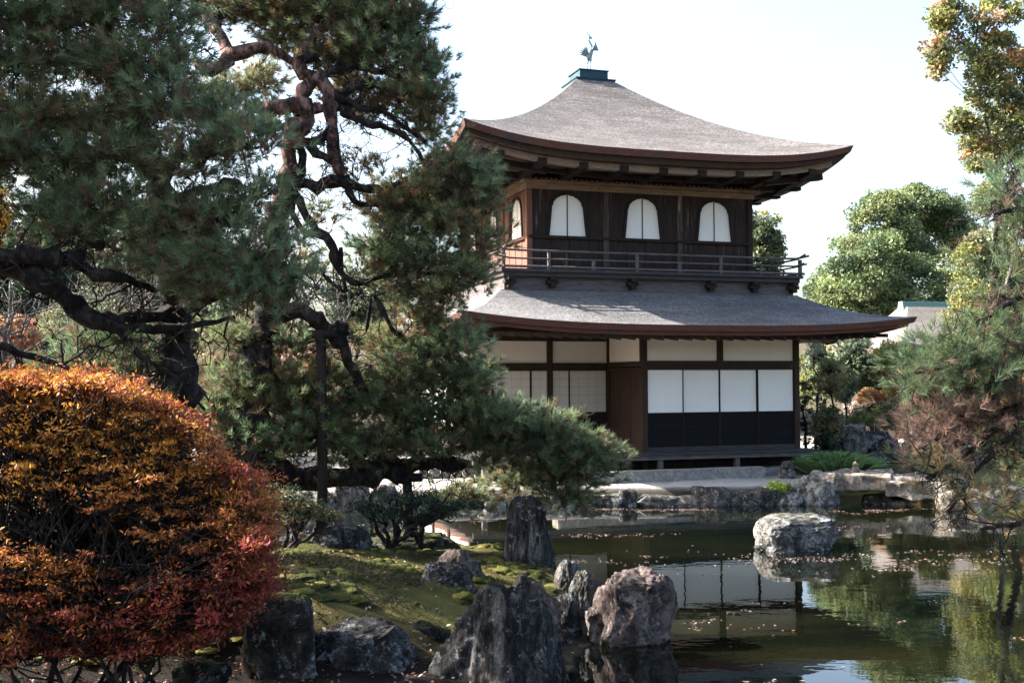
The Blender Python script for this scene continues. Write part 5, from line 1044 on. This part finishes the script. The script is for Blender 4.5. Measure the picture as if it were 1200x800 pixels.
# small twisted shrubs on the mossy mound
def small_shrub(stem_px, pads, D, label, seed, cols, dens=2300):
    rg = rng(seed); b0 = atD(stem_px[0], stem_px[1], D); root = empty('dwarf_azalea', tuple(b0), 0, label=label, cat='shrub'); cl = []; tk = MB()
    for (x_, y_, rx, ry) in pads:
        c = atD(x_, y_, D); k = D / FPX
        for _ in range(14): o = unit(rg.normal(size=(1, 3)))[0] * rg.random() ** 0.4 * np.array([rx * k, rx * k * 0.8, ry * k]); cl.append((c + o, rg.uniform(0.07, 0.12)))
        c2 = curvy(b0, c, 9, 0.5, rg); tk.tube(c2, list(np.linspace(0.035, 0.012, 10)), 6, cap=False)
        for _ in range(5): q = c + rg.normal(size=3) * rx * k * 0.5; tk.tube(curvy(c2[6], q, 5, 0.5, rg), list(np.linspace(0.014, 0.004, 6)), 4, cap=False)
    V, Fs, C = crown_leaves(cl, dens * 3, 0.022, cols, seed + 1, flat=0.6, bright=0.3); np_mesh('crown', V - b0, Fs, M['leaf'], root, color=C)
    tk.build('stems', M['bark_dark'], root, smooth=True).location = -Vector(root.location)
small_shrub((458, 642), [(430, 592, 26, 12), (465, 584, 30, 14), (495, 588, 26, 14), (450, 602, 30, 9), (520, 596, 18, 9), (540, 590, 22, 5)], 13.6, 'small dark green azalea with twisting stems on the mossy mound rock', 5, DG + C3((0.05, 0.09, 0.04)))
small_shrub((492, 640), [(478, 612, 10, 6), (496, 606, 9, 6)], 13.8, 'sprig of azalea with crooked stem to the right of the dark azalea', 6, DG)
small_shrub((338, 662), [(330, 580, 22, 12), (350, 588, 18, 10), (370, 594, 16, 10), (385, 604, 14, 9), (345, 604, 20, 8)], 12.6, 'olive azalea with bare wavy stems next to the red shrub', 7, OL + DG)

# ------------------------------------------------------------------ ground cover and litter
def blades(P, L, W, cols, rg, spread=0.7):
    n = len(P); d = unit(rg.normal(size=(n, 3)) * spread + np.array([0, 0, 1])); s = unit(np.cross(d, rg.normal(size=(n, 3)))) * (W / 2); ln = L * rg.uniform(0.5, 1.2, (n, 1))
    m1 = P + d * ln * 0.6; tip = P + d * ln * 1.0 + np.stack([d[:, 0], d[:, 1], -0.5 * np.ones(n)], 1) * ln * 0.35
    V = np.stack([P - s, P + s, m1 + s * 0.7, tip, m1 - s * 0.7], 1).reshape(-1, 5, 3).reshape(-1, 3); return V, np.arange(len(V)).reshape(-1, 5), np.repeat(cols, 5, 0)
p = atD(984, 556, 25.2); rg = rng(3); n = 2600
q = np.stack([p[0] + rg.normal(size=n) * 0.2, p[1] + rg.normal(size=n) * 0.2, np.full(n, 0.33)], 1); dd = unit(np.stack([(q[:, 0] - p[0]) * 1.2, (q[:, 1] - p[1]) * 1.2, np.full(n, 0.62)], 1) + rg.normal(size=(n, 3)) * 0.12)
L_ = rg.uniform(0.45, 0.8, (n, 1)); s_ = unit(np.cross(dd, rg.normal(size=(n, 3)))) * 0.006; m1 = q + dd * L_ * 0.7; tp = m1 + dd * L_ * 0.35 * np.array([1.8, 1.8, 0.1]) + np.array([0, 0, 0.0])
V = np.stack([q - s_, q + s_, m1 + s_, tp, m1 - s_], 1).reshape(-1, 3); C = np.repeat(np.array([0.12, 0.21, 0.08]) * rg.uniform(0.6, 1.5, (n, 1)), 5, 0)
tag(np_mesh('grass_clump', V, np.arange(len(V)).reshape(-1, 5), M['leaf'], color=C), 'rounded clump of long green grass between the deck and the bridge', 'grass clump')
p = atD(910, 574, 22.6); q = np.array([p]) + rg.normal(size=(420, 3)) * np.array([0.11, 0.08, 0.1])
V, f, C = leaves(q, 0.05, np.tile(np.array([0.28, 0.36, 0.04]), (420, 1)) * rg.uniform(0.7, 1.2, (420, 1)), rg, 0.8); tag(np_mesh('leafy_tuft', V, f, M['leaf'], color=C), 'little yellow green tuft growing on the bank stones', 'plant')
# moss cushions on the mound
rg = rng(15); n = 4200; X = rg.uniform(-4.2, 0.9, n); Y = rg.uniform(9.0, 15.0, n); hh, ss, nn = height(X, Y); ok = (ss > 0.25) & (vnoise(X, Y, 1.1, 30) + 0.5 * vnoise(X, Y, 3.1, 31) > -0.05); X, Y, hh = X[ok], Y[ok], hh[ok]
T = []; 
for j in range(4):
    ph = j * math.pi / 2 / 4
    for k in range(9): T.append((math.cos(ph) * math.cos(2 * math.pi * k / 9), math.cos(ph) * math.sin(2 * math.pi * k / 9), math.sin(ph)))
T.append((0, 0, 1)); T = np.array(T); TF = [(j * 9 + k, j * 9 + (k + 1) % 9, (j + 1) * 9 + (k + 1) % 9) for j in range(3) for k in range(9)] + [(j * 9 + k, (j + 1) * 9 + (k + 1) % 9, (j + 1) * 9 + k) for j in range(3) for k in range(9)] + [(27 + k, 27 + (k + 1) % 9, 36) for k in range(9)]
R_ = 0.025 + 0.1 * rg.random(len(X)) ** 2.2; V = T[None] * R_[:, None, None] * np.array([1, 1, 0.42]) * (1 + 0.15 * rg.normal(size=(len(X), 37, 1))) + np.stack([X, Y, hh - 0.01], 1)[:, None]
cm = np.array([0.03, 0.036, 0.01]) + (np.array([0.12, 0.115, 0.026]) - np.array([0.03, 0.036, 0.01])) * rg.random((len(X), 1)) ** 1.5
tag(np_mesh('moss_cushions', V.reshape(-1, 3), (np.array(TF)[None] + 37 * np.arange(len(X))[:, None, None]).reshape(-1, 3), mg, color=np.repeat(cm, 37, 0), smooth=True), 'low moss cushions covering the near mound', 'moss', kind='stuff')
# short grass and moss blades on the mound
rg = rng(9); n = 60000; X = rg.uniform(-4.5, 1.1, n); Y = rg.uniform(8.9, 15.5, n); hh, ss, nn = height(X, Y); pr = vnoise(X, Y, 1.7, 4) + 0.6 * vnoise(X, Y, 5, 6)
ok = (ss > 0.15) & (pr > -0.12); X, Y, hh, pr = X[ok], Y[ok], hh[ok], pr[ok]; P = np.stack([X, Y, hh - 0.005], 1)
cg = np.array([0.036, 0.042, 0.014]) + (np.array([0.1, 0.078, 0.03]) - np.array([0.036, 0.042, 0.014])) * rg.random((len(P), 1)) ** 2
d = blades(P, 0.03, 0.005, cg, rg); tag(np_mesh('moss_grass', d[0], d[1], M['leaf'], color=d[2]), 'short grass and moss on the near mound', 'grass', kind='stuff')
sel = (Y < 11.8) & (vnoise(X, Y, 2.2, 8) > 0.08) ; Pq = np.repeat(P[sel], 2, 0) + rg.normal(size=(2 * sel.sum(), 3)) * np.array([0.05, 0.05, 0])
cg = np.array([0.022, 0.027, 0.01]) * rg.uniform(0.5, 1.8, (len(Pq), 1)); d = blades(Pq, 0.085, 0.004, cg, rg, 1.0); tag(np_mesh('tall_grass', d[0], d[1], M['leaf'], color=d[2]), 'tufts of longer dark grass on the near mound', 'grass', kind='stuff')
# fallen leaves on land and on the water
n = 5000; X = rg.uniform(-4.5, 0.9, n); Y = rg.uniform(7.0, 13, n); hh, ss, nn = height(X, Y); w = np.where(Y < 9.4, 1.0, 0.22); ok = (ss > -0.1) & (rg.random(n) < w); P = np.stack([X, Y, np.maximum(hh, 0.0) + 0.02], 1)[ok]
pal = np.array([(0.3, 0.12, 0.08), (0.35, 0.2, 0.12), (0.22, 0.12, 0.1), (0.45, 0.36, 0.28)]); C = pal[rg.integers(4, size=len(P))] * rg.uniform(0.5, 1.1, (len(P), 1))
d = leaves(P, 0.028, C, rg, 3.0); tag(np_mesh('fallen_leaves', d[0], d[1], M['leaf'], color=d[2]), 'dry fallen leaves on the near bank', 'leaves', kind='stuff')
n = 300000; X = rg.uniform(-6, 13, n); Y = 8.6 + (22.6 - 8.6) * rg.random(n); P2 = np.stack([X, Y], 1); ss = sdf(P2, POND)
den = 0.8 * vnoise(X * 0.6, Y * 2.2, 0.5, 21) + 0.6 * vnoise(X, Y * 3.0, 1.3, 22) + 0.5 * vnoise(X, Y * 1.5, 5.5, 23); k_ = np.clip((den - 0.3) * 3.6, 0, 1) ** 1.2 + 0.001; k_ *= 0.35 + 0.9 * sstep(16, 22, Y) + 0.3 * sstep(12.5, 9.5, Y)
ok = (ss < -0.05) & (rg.random(n) < k_ * 0.5); P = np.stack([X, Y, np.full(n, 0.006)], 1)[ok]
pal = np.array([(0.34, 0.23, 0.19), (0.26, 0.18, 0.15), (0.36, 0.32, 0.3), (0.3, 0.15, 0.1), (0.2, 0.17, 0.16)]); C = pal[rg.integers(5, size=len(P))] * rg.uniform(0.45, 1.0, (len(P), 1))
d = leaves(P, 0.03, C, rg, 14.0, 1.5); d[0][:, 2] = np.clip(d[0][:, 2], 0.004, 0.012); tag(np_mesh('floating_leaves', d[0], d[1], M['leaf'], color=d[2]), 'pale leaves and petals drifting on the pond', 'leaves', kind='stuff')
print('LEAVES on water', len(P))

print('TUFTS', print_n)
